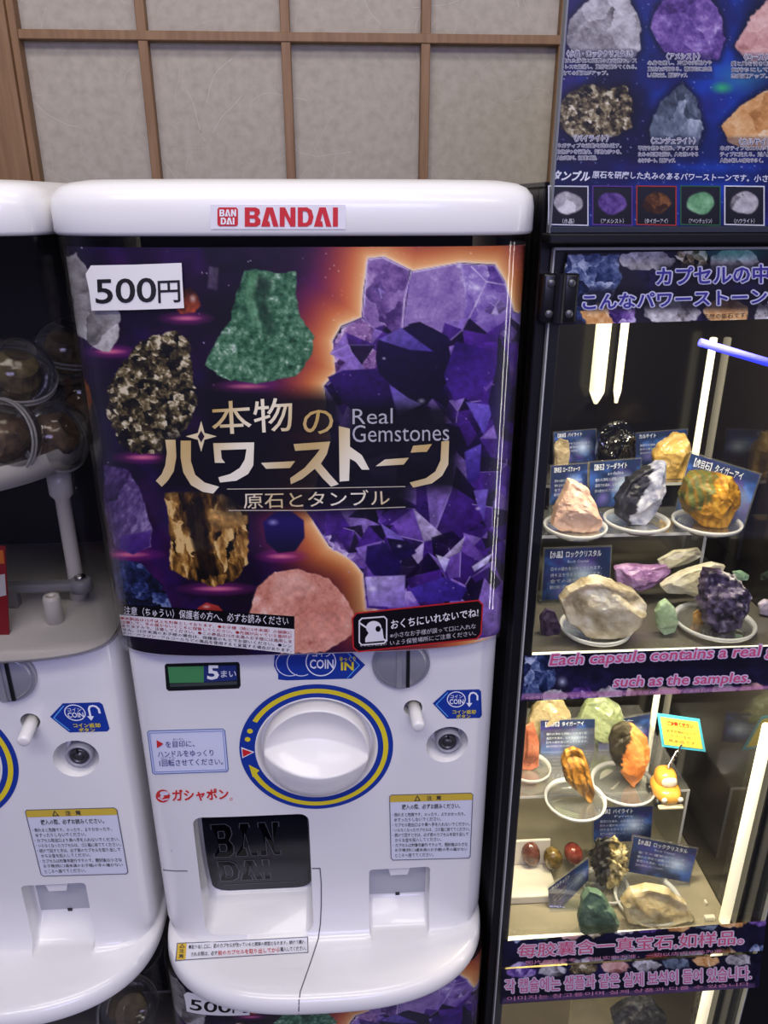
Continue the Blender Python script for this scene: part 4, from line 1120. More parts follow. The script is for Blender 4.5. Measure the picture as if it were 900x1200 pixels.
PAPY = mat('capsule_leaflet', noise=(45, (0.02, 0.017, 0.012), (0.62, 0.48, 0.20), 3), rough=0.5)
PAPR = mat('capsule_leaflet_red', noise=(75, (0.03, 0.022, 0.018), (0.40, 0.26, 0.14), 3), rough=0.5)
def capsule(loc, r, tilt, paper, label, group=None, lite=0):
    c = empty('toy_capsule', (loc[0], loc[1], loc[2]-r), label, 'capsule', group)
    M = Matrix.Rotation(tilt[0], 3, 'X') @ Matrix.Rotation(tilt[1], 3, 'Y')
    ax = M @ Vector((0, 0, 1))
    pr = [(r*math.sin(a), -r*math.cos(a)) for a in np.linspace(0.02, math.pi*0.5, 12)]
    m = MB(); m.lathe(loc, ax, pr, 40, cap=False); m.build('lower_shell', CAPS, c)
    pr = [(r*math.sin(a), -r*math.cos(a)) for a in np.linspace(math.pi*0.5, math.pi-0.45, 10)] + [(r*0.40, r*0.93), (r*0.36, r*0.88), (0.0, r*0.88)]
    m = MB(); m.lathe(loc, ax, pr, 40, cap=False); m.build('upper_shell', CAPS, c)
    m = MB()
    for k in (-0.06, 0.06): m.lathe(loc, ax, [(r*0.985, r*k-0.001), (r*1.03, r*k-0.0008), (r*1.03, r*k+0.0008), (r*0.985, r*k+0.001)], 48, cap=False)
    m.build('seam_ring', EDGE, c)
    m = MB(); q = 0.62*r
    pr = [(q*0.3, -q*0.95), (q*0.9, -q*0.7), (q*1.02, 0), (q*0.85, q*0.7), (q*0.3, q*0.8)]
    m.lathe(loc, ax, pr, 14, smooth=False); m.build('folded_leaflet', paper, c)
    return c
cr = 0.0325
def capat(px, py, Y): return P(px, py, Y)
G_ = 'capsules behind the left clear canopy'
capsule(capat(18, 440, 0.66), cr, (0.5, 0.4), PAPY, 'upper clear capsule with yellow and black leaflet at the far left', G_)
capsule(capat(2, 514, 0.622), cr, (1.35, -0.35), PAPR, 'clear capsule turned ring-first toward the viewer at the left edge', G_)
capsule(capat(62, 512, 0.655), cr, (0.7, 0.9), PAPR, 'clear capsule with orange leaflet right of the ring-first one', G_)
capsule(capat(78, 412, 0.744), cr, (0.2, 0.3), PAPY, 'dim capsule with yellow leaflet deep behind, near the poster edge', G_)
capsule(capat(98, 486, 0.742), cr, (0.9, 0.2), PAPR, 'dim capsule low at the back, beside the poster edge', G_)
capsule((LX+0.045, 0.74, 1.2285+cr), cr, (0.3, 0.2), PAPY, 'hidden dim capsule resting on the tray behind the others', G_)
capsule((LX-0.03, 0.665, 1.2285+cr), cr, (0.2, 0.5), PAPY, 'capsule on the tray beyond the left picture edge', G_)
# red card at the left edge
T = MB(); cd = [P(-40, 640, 0.60), P(6, 640, 0.60), P(11, 748, 0.594), P(-40, 756, 0.594)]
Scd = S_quad(cd); T.prism([(0,0),(1,0),(1,1),(0,1)], Scd, -0.0012, 0.0, (150, 24, 34))
T.poly(Scd, [(0.0,0.05),(0.95,0.04),(0.97,0.18),(0,0.19)], (226, 120, 40), 0.0004); T.poly(Scd, [(0.78,0.30),(0.97,0.29),(0.98,0.52),(0.80,0.53)], (214, 214, 220), 0.0005)
T.add([P(-40,756,0.594), P(11,748,0.594), np.array(P(11,748,0.594))*[1,1,0]+np.array([0,0.006,1.0929]), np.array(P(-40,756,0.594))*[1,1,0]+np.array([0,0.006,1.0929])], [(0,1,2,3)], (150,24,34))
tag(T.build('red_card', STICK), 'dark red card inside the left clear canopy at the picture edge', 'card')
# capsule in the machine below
lc = np.array(P(150, 1182, 0.60)); capsule(lc, cr, (0.8, 0.5), PAPY, 'clear capsule with a leaflet in the shadow at the bottom left, between the machines', None)

# ------------------------------------------------------------------ display cabinet
CX0, CX1 = 0.1462, 0.4900
CYF, CYB = 0.578, 0.875
CTOP = 1.4490
DARKBK = mat('dark_back_panel', (0.006, 0.0055, 0.005), 0.22, spec=0.35)
CAB = empty('display_cabinet', ((CX0+CX1)/2, 0.73, 0.0), 'black display cabinet with glass door and lit shelves of stone samples', 'display cabinet')
def cpart(name, a, b, mt, r=0.001, parent=None):
    m = MB(); m.bbox(a, b, r, 1); return m.build(name, mt, parent or CAB)
cpart('side_panel', (CX0, CYF+0.016, 0.02), (CX0+0.012, CYB, CTOP), BLACKM)
cpart('side_panel', (CX1-0.012, CYF+0.016, 0.02), (CX1, CYB, CTOP), BLACKM)
cpart('back_panel', (CX0+0.012, CYB-0.012, 0.02), (CX1-0.012, CYB, CTOP), DARKBK)
cpart('front_stile', (CX0, CYF, 0.02), (CX0+0.0195, CYF+0.016, CTOP), BLACKM)
cpart('front_stile', (0.4290, CYF, 0.02), (CX1, CYF+0.016, CTOP), BLACKM)
cpart('front_rail', (CX0+0.0195, CYF, 1.398), (0.4290, CYF+0.016, CTOP), BLACKM)
cpart('front_rail', (CX0+0.0195, CYF, 0.02), (0.4290, CYF+0.016, 0.10), BLACKM)
cpart('top_panel', (CX0, CYF, CTOP), (CX1, CYB, CTOP+0.004), BLACKM)
cpart('base_panel', (CX0, CYF, 0.0), (CX1, CYB, 0.02), BLACKM)
cpart('side_lining', (0.4245, CYF+0.016, 0.10), (0.4290, CYB-0.012, 1.398), DARKACR)
cpart('side_lining', (CX0+0.012, CYF+0.016, 0.10), (CX0+0.0165, CYB-0.012, 1.398), mat('grey_lining', (0.16, 0.15, 0.13), 0.25))
SH1, SH2 = 1.0535, 0.690
SHELF = mat('dark_shelf', (0.11, 0.10, 0.085), 0.14, spec=0.6)
SHELF2 = mat('beige_shelf', noise=(14, (0.22, 0.19, 0.13), (0.34, 0.30, 0.21), 3), rough=0.2)
cpart('shelf', (CX0+0.0165, 0.600, SH1-0.012), (0.4245, CYB-0.012, SH1), SHELF)
cpart('shelf', (CX0+0.0165, 0.600, SH2-0.012), (0.4245, CYB-0.012, SH2), SHELF2)
cpart('shelf', (CX0+0.0165, 0.600, 0.36), (0.4245, CYB-0.012, 0.372), SHELF2)
ledm = mat('led_strip_teeth', (0.9, 0.88, 0.8), 0.5, emit=(1.0, 0.90, 0.68), estr=0.9)
for z in (SH1, SH2, 0.372):
    m = MB(); m.bbox((CX0+0.0165, 0.5945, z-0.011), (0.4245, 0.6, z+0.001), 0.0005, 1)
    for k in range(92):
        x = CX0+0.019+k*0.00285; m.box((x, 0.5930, z-0.008), (x+0.0017, 0.5946, z+0.001))
    m.build('shelf_light_strip', ledm, CAB)
def led(name, p0, p1, w, mt, parent=CAB, kind=None):
    m = MB(); p0, p1 = np.array(p0), np.array(p1)
    m.tube([p0, p0+(p1-p0)*0.004, p0+(p1-p0)*0.996, p1], [w*0.6, w, w, w*0.6], 14); return m.build(name, mt, parent)
led('led_tube', (0.4165, 0.843, SH1+0.0), (0.4165, 0.843, 1.300), 0.0042, WARMLED)
led('led_tube', (0.4165, 0.843, SH2), (0.4165, 0.843, SH1-0.012), 0.0042, WARMLED)
led('led_tube', (0.4175, 0.6045, 0.40), (0.4175, 0.6045, 0.665), 0.0058, WARMLED)
led('led_tube', (0.4175, 0.6045, SH2), (0.4175, 0.6045, 0.958), 0.0058, WARMLED)
for (px, w, yb) in ((699, 0.0085, 463), (723, 0.0045, 462)):
    a = P(px, yb, 0.845); led('led_tube', (a[0], 0.845, a[2]+0.004), (a[0], 0.845, 1.398), w, WARMLED)
    m = MB(); m.tube([(a[0], 0.845, a[2]-0.010), (a[0], 0.845, a[2]-0.004), (a[0], 0.845, a[2]+0.004)], [0.002, w*0.6, w], 12); m.build('tube_cap', WARMLED, CAB)
a, b = P(820, 401, 0.66), P(908, 427, 0.66)
led('blue_reflection_tube', a, b, 0.0036, BLUEREFL)  # added glowing tube in place of a blue reflection on the glass
area('shelf_lamp_light', (0.29, 0.625, 1.392), (0.29, 0.73, 1.05), 0.22, 0.02, 1.7, (1.0, 0.88, 0.66))
area('shelf_lamp_light', (0.29, 0.625, 1.036), (0.29, 0.74, 0.70), 0.22, 0.02, 2.6, (1.0, 0.87, 0.62))
area('shelf_lamp_light', (0.29, 0.625, 0.672), (0.29, 0.74, 0.40), 0.22, 0.02, 0.9, (1.0, 0.86, 0.60))
# ledge that carries the poster holder
cpart('ledge', (CX0, 0.553, 1.4130), (CX1, CYF, 1.4195), BLACKM)
# door ------------------------------------------------------------
DYF = 0.5700
m = MB(); m.bbox((0.1545, DYF, 0.13), (0.4385, DYF+0.005, 1.4090), 0.0008, 1)
door = m.build('door', GLASS, CAB)
m = MB()
m.box((0.1540, DYF-0.0003, 0.13), (0.1552, DYF+0.0053, 1.409)); m.box((0.4378, DYF-0.0003, 0.13), (0.4390, DYF+0.0053, 1.409)); m.box((0.1545, DYF-0.0003, 1.4080), (0.4385, DYF+0.0053, 1.4098))
m.build('glass_edge', mat('glass_edge_pale', (0.42, 0.43, 0.42), 0.25, coat=0.5), door)
for zc in (float(P(650, 350, 0.565)[2]), 0.32):
    hp = MB()
    for (x0, x1) in ((0.1470, 0.1588), (0.1602, 0.1735)):
        hp.bbox((x0, 0.5645, zc-0.0175), (x1, 0.5695 if x1 > 0.16 else 0.5785, zc+0.0175), 0.002, 2)
    hp.tube([(0.1595, 0.5645, zc-0.017), (0.1595, 0.5645, zc+0.017)], 0.0042, 14)
    h = hp.build('hinge', BLACKM, door); auto_smooth(h, 50)
    scr = MB()
    for x in (0.1527, 0.1676):
        for s_ in (-1, 1):
            scr.lathe((x, 0.5645, zc+s_*0.0108), (0, -1, 0), [(0.0030, 0), (0.0030, 0.0004), (0.0024, 0.0011), (0, 0.0012)], 18)
    scr.build('screws', mat('black_screw', (0.12, 0.12, 0.13), 0.3, metal=0.6), door)

# printed strips on the door --------------------------------------
def strip_canvas(quad, base, seed, stones, ny=None, parent=None, name='sign_strip', label=None, texts=(), Y=DYF-0.0008, extra=None):
    TL, TR, BR, BL = [np.array(q, float) for q in quad]
    w = int(np.linalg.norm(TR-TL)*1.3); h = int(np.linalg.norm(BL-TL)*1.3)
    u, v = np.meshgrid(np.linspace(0, 1, w), np.linspace(0, 1, h)); u = u.ravel()[:, None]; v = v.ravel()[:, None]
    g = (TL*(1-u)+TR*u)*(1-v) + (BL*(1-u)+BR*u)*v
    c = Canvas(g[:, 0], g[:, 1], base)
    c.clouds(26, (40, 34, 84), seed, 0.45, 0.8); c.clouds(14, (16, 14, 34), seed+3, 0.5, 0.8)
    stones(c)
    pts = S_Y(Y)(g, 0)
    o = grid_mesh(name, pts, w, h, c.c, PRINT, parent, gain=0.9)
    T = MB(); S = S_Y(Y)
    for (t, q, col, hal, bold, sh) in texts:
        if hal:
            q4 = q if hasattr(q[0], '__len__') else ((q[0], q[1]), (q[2], q[1]), (q[2], q[3]), (q[0], q[3]))
            for k in range(10):
                dx, dy = 1.7*math.cos(k*math.pi/5), 1.5*math.sin(k*math.pi/5)
                T.text(S, t, tuple((x+dx, y+dy) for x, y in q4), hal, 0.0003+0.00004*k, bold, 2, sh)
        T.text(S, t, q, col, 0.0010, bold, 2, sh)
    if extra: extra(T, S)
    join_into(o, T, 0.9)
    # backing so that the strip is a card with thickness
    if label: o['label'] = label
    return o
def blob(cx, cy, rx, ry, seed, n=11):
    rs = np.random.RandomState(seed); return [(cx+rx*math.cos(a)*rs.uniform(.78, 1.08), cy+ry*math.sin(a)*rs.uniform(.78, 1.08)) for a in np.linspace(0, 2*math.pi, n, endpoint=False)]
RP = {'blue': [(14, 20, 44), (34, 48, 92), (90, 106, 150), (190, 200, 225)], 'clear': [(80, 76, 78), (150, 146, 150), (205, 202, 206), (240, 238, 242)],
      'rose': [(150, 94, 90), (206, 152, 146), (232, 188, 180), (248, 222, 216)], 'purple': [(38, 18, 70), (84, 56, 132), (136, 104, 180), (206, 190, 232)],
      'pyrite': [(14, 12, 8), (70, 60, 42), (150, 136, 100), (240, 232, 208)], 'amber': [(146, 94, 46), (212, 152, 88), (238, 194, 138), (250, 232, 204)],
      'green': [(30, 60, 44), (70, 120, 90), (124, 170, 140), (206, 228, 208)], 'angel': [(36, 42, 54), (70, 82, 100), (112, 126, 146), (184, 196, 212)], 'red': [(70, 20, 20), (130, 50, 44), (180, 90, 74), (220, 150, 130)]}
def st1(c):
    c.stone([(650,298),(725,298),(728,330),(700,375),(660,378),(648,350)], RP['blue'], 14, 3, 0.22, 0.35, 6)
    c.stone(blob(757, 305, 32, 14, 4), RP['clear'], 12, 5, 0.15, 0.3, 5); c.stone(blob(812, 303, 22, 12, 6), RP['pyrite'], 7, 7, 0.25, 0.3, 4)
    c.stone(blob(862, 308, 30, 20, 8), RP['clear'], 12, 9, 0.15, 0.3, 5); c.stone(blob(705, 370, 26, 14, 20), RP['amber'], 12, 21, 0.1, 0.3, 5)
    c.stone(blob(730, 368, 18, 16, 22), RP['purple'], 10, 23, 0.2, 0.3, 5); c.stone(blob(785, 366, 34, 18, 24), RP['clear'], 12, 25, 0.15, 0.3, 5)
    c.stone(blob(850, 366, 30, 16, 26), RP['amber'], 10, 27, 0.12, 0.3, 5); c.stone(blob(905, 368, 24, 14, 28), RP['clear'], 10, 29, 0.12, 0.3, 5)
    c.glow(860, 295, 60, 14, (40, 170, 130), 0.6)  # green glare put into the strip's colour
    for (a, b, d, e) in ((775, 312, 905, 330), (690, 342, 900, 360)): c.shade([(a, b), (d, b), (d, e), (a, e)], 9, 0.75, (20, 18, 30))
VIO = (64, 58, 150); HAL = (206, 208, 232)
strip_canvas(((666,297),(924,292),(924,373),(648,381)), (36, 34, 48), 31, st1, parent=door, label='violet Japanese lettering over a row of stones', texts=(
    ('カプセルの中に', ((769,313),(924,309),(924,331),(769,335)), VIO, HAL, 0.02, 0.0), ('こんなパワーストーンが', ((683,344),(922,337),(922,355),(683,363)), VIO, HAL, 0.02, 0.0),
    ('天然の鉱石ですので、個体差が', ((824,368),(924,364),(924,370),(824,374)), (30, 28, 40), None, 0.005, 0.0)))
PINK = (206, 84, 128); PHAL = (216, 196, 224)
def st2(c):
    c.stone([(616,769),(650,768),(652,800),(640,818),(612,818)], RP['blue'], 12, 33, 0.2, 0.35, 5); c.glow(659, 799, 10, 10, (220, 226, 250), 0.9, 2)
    for i, k in enumerate(('clear', 'purple', 'clear', 'pyrite', 'rose', 'angel', 'clear', 'rose')): c.stone(blob(650+i*33, 818-i*1.1, 17, 11+2*(i % 2), 60+i), RP[k], 9, 70+i, 0.2, 0.3, 4)
    for (a, b, d, e) in ((645, 772, 910, 780), (720, 794, 880, 802)): c.shade([(a, b), (d, b), (d, e), (a, e)], 8, 0.7, (16, 14, 30))
    c.flat([(612,813),(940,802),(940,808),(610,820)], (196, 130, 176), alpha=0.6, soft=2)
strip_canvas(((615,768),(936,756),(936,806),(610,822)), (24, 22, 44), 41, st2, parent=door, label='pink English lettering about real gems in each capsule', texts=(
    ('Each capsule contains a real gemstone', ((643,767),(984,752),(985,768.5),(644,784)), PINK, PHAL, 0.012, 0.25), ('such as the samples.', ((718,793),(878,788),(879,803),(719,809)), PINK, PHAL, 0.012, 0.25),
    ('※画像はイメージです。実際の商品とは異なる場合があります。天然石のため色や形に個体差があります。', ((616,816),(930,803),(930,806),(616,820)), (224, 170, 204), None, 0.0, 0.0)))
def st3(c):
    for i, k in enumerate(('blue', 'green', 'rose', 'pyrite', 'clear', 'purple', 'amber', 'angel', 'amber', 'purple')): c.stone(blob(602+i*32, 1096-i*2.1, 17, 9, 80+i), RP[k], 9, 90+i, 0.2, 0.3, 4)
    for i, k in enumerate(('purple', 'rose', 'clear', 'angel', 'red', 'clear', 'amber', 'blue')): c.stone(blob(610+i*40, 1134-i*2.6, 18, 8, 180+i), RP[k], 9, 190+i, 0.2, 0.3, 4)
    c.shade([(612,1110),(860,1094),(860,1110),(612,1122)], 8, 0.75, (16, 14, 30))
strip_canvas(((590,1103),(898,1079),(894,1114),(588,1134)), (26, 24, 46), 51, st3, parent=door, label='upper of the two low strips, pink Chinese lettering', texts=(
    ('每胶囊含一真宝石,如样品。', ((608,1107),(872,1090),(871,1107),(607,1123)), (222, 84, 124), (222, 206, 224), 0.0, 0.0), ('图片仅供参考，请以实物为准，一切以店内样品为准。', ((616,1126),(850,1112),(850,1116),(616,1131)), (226, 150, 186), None, 0.0, 0.0)))
def st4(c):
    for i, k in enumerate(('purple', 'clear', 'pyrite', 'rose', 'clear', 'angel', 'amber', 'clear')): c.stone(blob(612+i*36, 1140-i*2.2, 18, 8, 280+i), RP[k], 9, 290+i, 0.2, 0.3, 4)
    c.shade([(600,1150),(865,1136),(865,1150),(600,1164)], 7, 0.75, (16, 14, 30)); c.flat([(590,1170),(885,1152),(885,1160),(588,1176)], (150, 110, 160), alpha=0.5, soft=3)
strip_canvas(((588,1136),(893,1117),(889,1157),(586,1177)), (26, 24, 46), 53, st4, parent=door, label='lowest strip, pink Korean lettering', texts=(
    ('각 캡슐에는 샘플과 같은 실제 보석이 들어 있습니다.', ((592,1148),(880,1132),(880,1148),(592,1164)), (212, 92, 144), (216, 200, 222), 0.0, 0.0), ('이미지는 참고용이며 실제 상품과 다를 수 있습니다', ((594,1168),(878,1151),(878,1155),(594,1173)), (222, 146, 184), None, 0.0, 0.0)))

# ------------------------------------------------------------------ poster in its holder above the cabinet
PY_ = 0.5600; PZ0 = 1.4199
hold = empty('poster_stand', (0.32, PY_, 1.4195), 'tall blue gemstone chart in a clear holder above the cabinet', 'poster')
pl0, pl1 = 0.1475, 0.486; pz0, pz1 = 1.4198, 1.664
m = MB(); m.bbox((pl0, PY_-0.0022, pz0), (pl1, PY_+0.0002, pz1), 0.0006, 1); m.build('clear_cover', CANOPY, hold)
m = MB(); m.bbox((pl0, PY_+0.0024, pz0), (pl1, PY_+0.0055, pz1), 0.0006, 1); m.build('backing_board', BLACK, hold)
m = MB(); m.bbox((pl0-0.0003, PY_-0.0028, pz0), (pl1, PY_+0.006, pz0+0.0042), 0.0005, 1); m.build('base_channel', mat('smoked_channel', (0.03, 0.035, 0.05), 0.15, coat=0.5), hold)
m = MB(); m.box((pl0-0.0009, PY_-0.0024, pz0), (pl0+0.0004, PY_+0.0055, pz1)); m.build('cover_edge', mat('cover_edge_grey', (0.16, 0.17, 0.19), 0.3), hold)
def paint_chart(px, py):
    c = Canvas(px, py, (20, 30, 100))
    c.clouds(70, (28, 70, 186), 71, 0.36, 0.66); c.clouds(45, (60, 30, 110), 73, 0.48, 0.78, 0.9); c.clouds(90, (10, 12, 44), 77, 0.54, 0.8, 0.8)
    c.glow(655, 60, 50, 140, (60, 28, 92), 0.7); c.glow(860, 120, 90, 130, (20, 60, 170), 0.5); c.glow(700, 240, 120, 40, (16, 24, 66), 0.6)
    c.glow(756, 30, 60, 90, (30, 80, 190), 0.35)
    c.glow(868, 90, 40, 24, (70, 170, 190), 0.6); c.glow(846, 103, 16, 9, (60, 220, 110), 0.8); c.glow(890, 80, 20, 16, (110, 190, 210), 0.6)  # blue-green holographic glare painted into the chart
    c.stars(420, 79, (640, -30, 930, 270), (0.5, 1.1), (190, 205, 250))
    S_ = lambda pts, k, cell, seed, con=0.13, nz=0.3, ns=8, **kw: (c.shade(pts, 9, 0.65, (6, 6, 22)), c.stone(pts, RP[k], cell, seed, con, nz, ns, **kw))
    S_([(668,22),(690,0),(715,-12),(738,-2),(751,30),(750,58),(738,74),(705,78),(680,72),(664,50)], 'clear', 26, 81, jag=1.5)
    S_([(762,32),(770,8),(790,-10),(828,-12),(845,20),(849,45),(842,70),(800,72),(775,58)], 'purple', 28, 82, 0.15, 0.36, 7, jag=1.5)
    S_([(860,55),(880,20),(900,0),(930,-10),(940,60),(880,74)], 'rose', 30, 83)
    S_([(653,124),(668,108),(690,98),(712,104),(734,100),(741,122),(740,148),(725,158),(700,166),(672,162),(654,148)], 'pyrite', 6, 84, 0.18, 0.45, 4, jag=2, bias=-0.1)
    S_([(760,152),(775,118),(800,97),(816,115),(824,150),(818,170),(790,175),(765,172)], 'angel', 18, 85, 0.14, 0.34, 6, st=(1, 1.8), jag=1.5)
    S_([(845,148),(870,122),(900,105),(935,100),(940,170),(880,175),(855,168)], 'amber', 28, 86, 0.12, 0.3, 9, jag=1.5)
    for (a, b, d, e) in ((660, 60, 745, 88), (762, 64, 835, 92), (862, 64, 925, 90), (650, 160, 728, 188), (750, 162, 818, 190), (842, 162, 925, 190)): c.shade([(a, b), (d, b), (d, e), (a, e)], 4, 0.35, (20, 20, 60))
    c.shade([(640,202),(930,204),(930,212),(640,212)], 9, 0.5, (10, 20, 70))
    for i, k in enumerate(('clear', 'purple', 'amber', 'green', 'clear', 'rose')):
        x0 = 643+51.6*i; x1 = x0+46
        c.flat([(x0,218),(x1,218.5),(x1,264),(x0,263)], (34, 34, 46), (20, 20, 28), soft=1)
        p = blob((x0+x1)/2, 238, 17, 13, 90+i) if k == 'amber' else [((x0+x1)/2+(17-i % 2)*math.cos(a)*(1+.06*math.sin(2*a+i)), 238+13*math.sin(a)*(1+.08*math.cos(3*a+i))) for a in np.linspace(0, 2*math.pi, 24, endpoint=False)]; rm = RP[k] if k != 'amber' else [(18, 10, 6), (60, 34, 18), (128, 80, 40), (196, 140, 90)]
        if k == 'green': rm = [(70, 120, 80), (110, 170, 120), (150, 205, 158), (206, 236, 206)]
        c.stone(p, rm, 12 if k == 'amber' else 40, 95+i, 0.1, 0.3, 6, soft=2, jag=0.4)
    return c.c
NX, NZ = 420, 400
xs = np.linspace(pl0+0.0008, 0.452, NX); zs = np.linspace(1.66, pz0+0.0045, NZ)
g = np.zeros((NZ, NX, 3)); g[:, :, 0] = xs[None]; g[:, :, 1] = PY_+0.0012; g[:, :, 2] = zs[:, None]
qx, qy = Q(g.reshape(-1, 3))
chart = grid_mesh('printed_chart', g.reshape(-1, 3), NX, NZ, paint_chart(qx, qy), PRINT, hold, gain=0.85)
T = MB(); SCH = S_Y(PY_+0.0012); WT_ = (232, 232, 244); NV_ = (22, 26, 70)
def halo(t, q, rr):
    for k in range(7):
        dx, dy = rr*math.cos(k*0.9), rr*math.sin(k*0.9)
        T.text(SCH, t, (q[0]+dx, q[1]+dy, q[2]+dx, q[3]+dy), WT_, 0.0002+0.00003*k, 0.0, 1)
def lab(t, x0, x1, y):
    halo(t, (x0, y, x1, y+8), 0.75); T.text(SCH, t, (x0, y, x1, y+8), NV_, 0.0006, 0.0, 1)
lab('〈水晶・ロッククリスタル〉', 664, 742, 59); lab('〈アメシスト〉', 781, 820, 62); lab('〈ローズクォーツ〉', 872, 925, 63)
lab('〈パイライト〉', 673, 713, 158); lab('〈エンジェライト〉', 763, 815, 161); lab('〈カルサイト〉', 866, 908, 162)
def par(rows, x0, x1, y):
    for i, t in enumerate(rows):
        q = (x0, y+i*7.2, x1 if i < len(rows)-1 else x0+(x1-x0)*0.62, y+i*7.2+5.2)
        halo(t, q, 0.5); T.text(SCH, t, q, (22, 22, 50), 0.0006, 0.0, 1)
par(['優れた浄化と調整の力を持つ。ス', 'トレスを解消し、直感を高めてくれる。', '全ての運気がアップ。'], 658, 746, 68.5)
par(['心身を癒し、冷静な判断力や', '直感力が高まる。精神的に成長', 'し人間を支え、開運がアップ。'], 759, 834, 71)
par(['愛と美を引き寄せ優しい', '気持ちにしてくれる。', '恋愛運アップ。'], 857, 925, 72)
par(['ネガティブな波動を跳ね返す。', '自信がつき行動力、判断力がつき、', '人生が開ける。仕事運に期待。'], 653, 728, 168)
par(['不安や怒りを鎮め、アップする', 'ための知恵を授け、人を思いやる', '心をサポート。健康アップ。'], 748, 818, 171)
par(['ネガティブなエネルギーをポジ', 'ティブに変える。対人関係が良く', '人生の新しい扉をひらく。'], 844, 925, 171)
T.text(SCH, 'タンブル', ((649,199.5),(691,201),(691,212),(647,211)), (236, 238, 250), 0.0003, 0.04, 2, 0.25)
T.text(SCH, '原石を研磨した丸みのあるパワーストーンです。小さな袋に入って', ((694,200),(952,206),(952,215),(694,209)), (226, 228, 246), 0.0003, 0.02, 1, 0.1)
TC_ = [(224, 226, 238), (96, 60, 150), (176, 60, 50), (50, 100, 66), (226, 228, 236), (200, 120, 130)]
for i, t in enumerate(['（水晶）', '（アメシスト）', '（タイガーアイ）', '（アベンチュリン）', '（ハウライト）', '（ローズ）']):
    x0 = 643+51.6*i; x1 = x0+46
    T.line(SCH, [(x0,218),(x1,218.5),(x1,264),(x0,263)], 1.4, TC_[i], 0.0004, close=True); wd = 14 if len(t) < 5 else (27 if i < 4 else 24)
    T.text(SCH, t, ((x0+x1)/2-wd/2, 256, (x0+x1)/2+wd/2, 262), (226, 226, 236), 0.0005, 0.005, 1)
join_into(chart, T, 0.85)
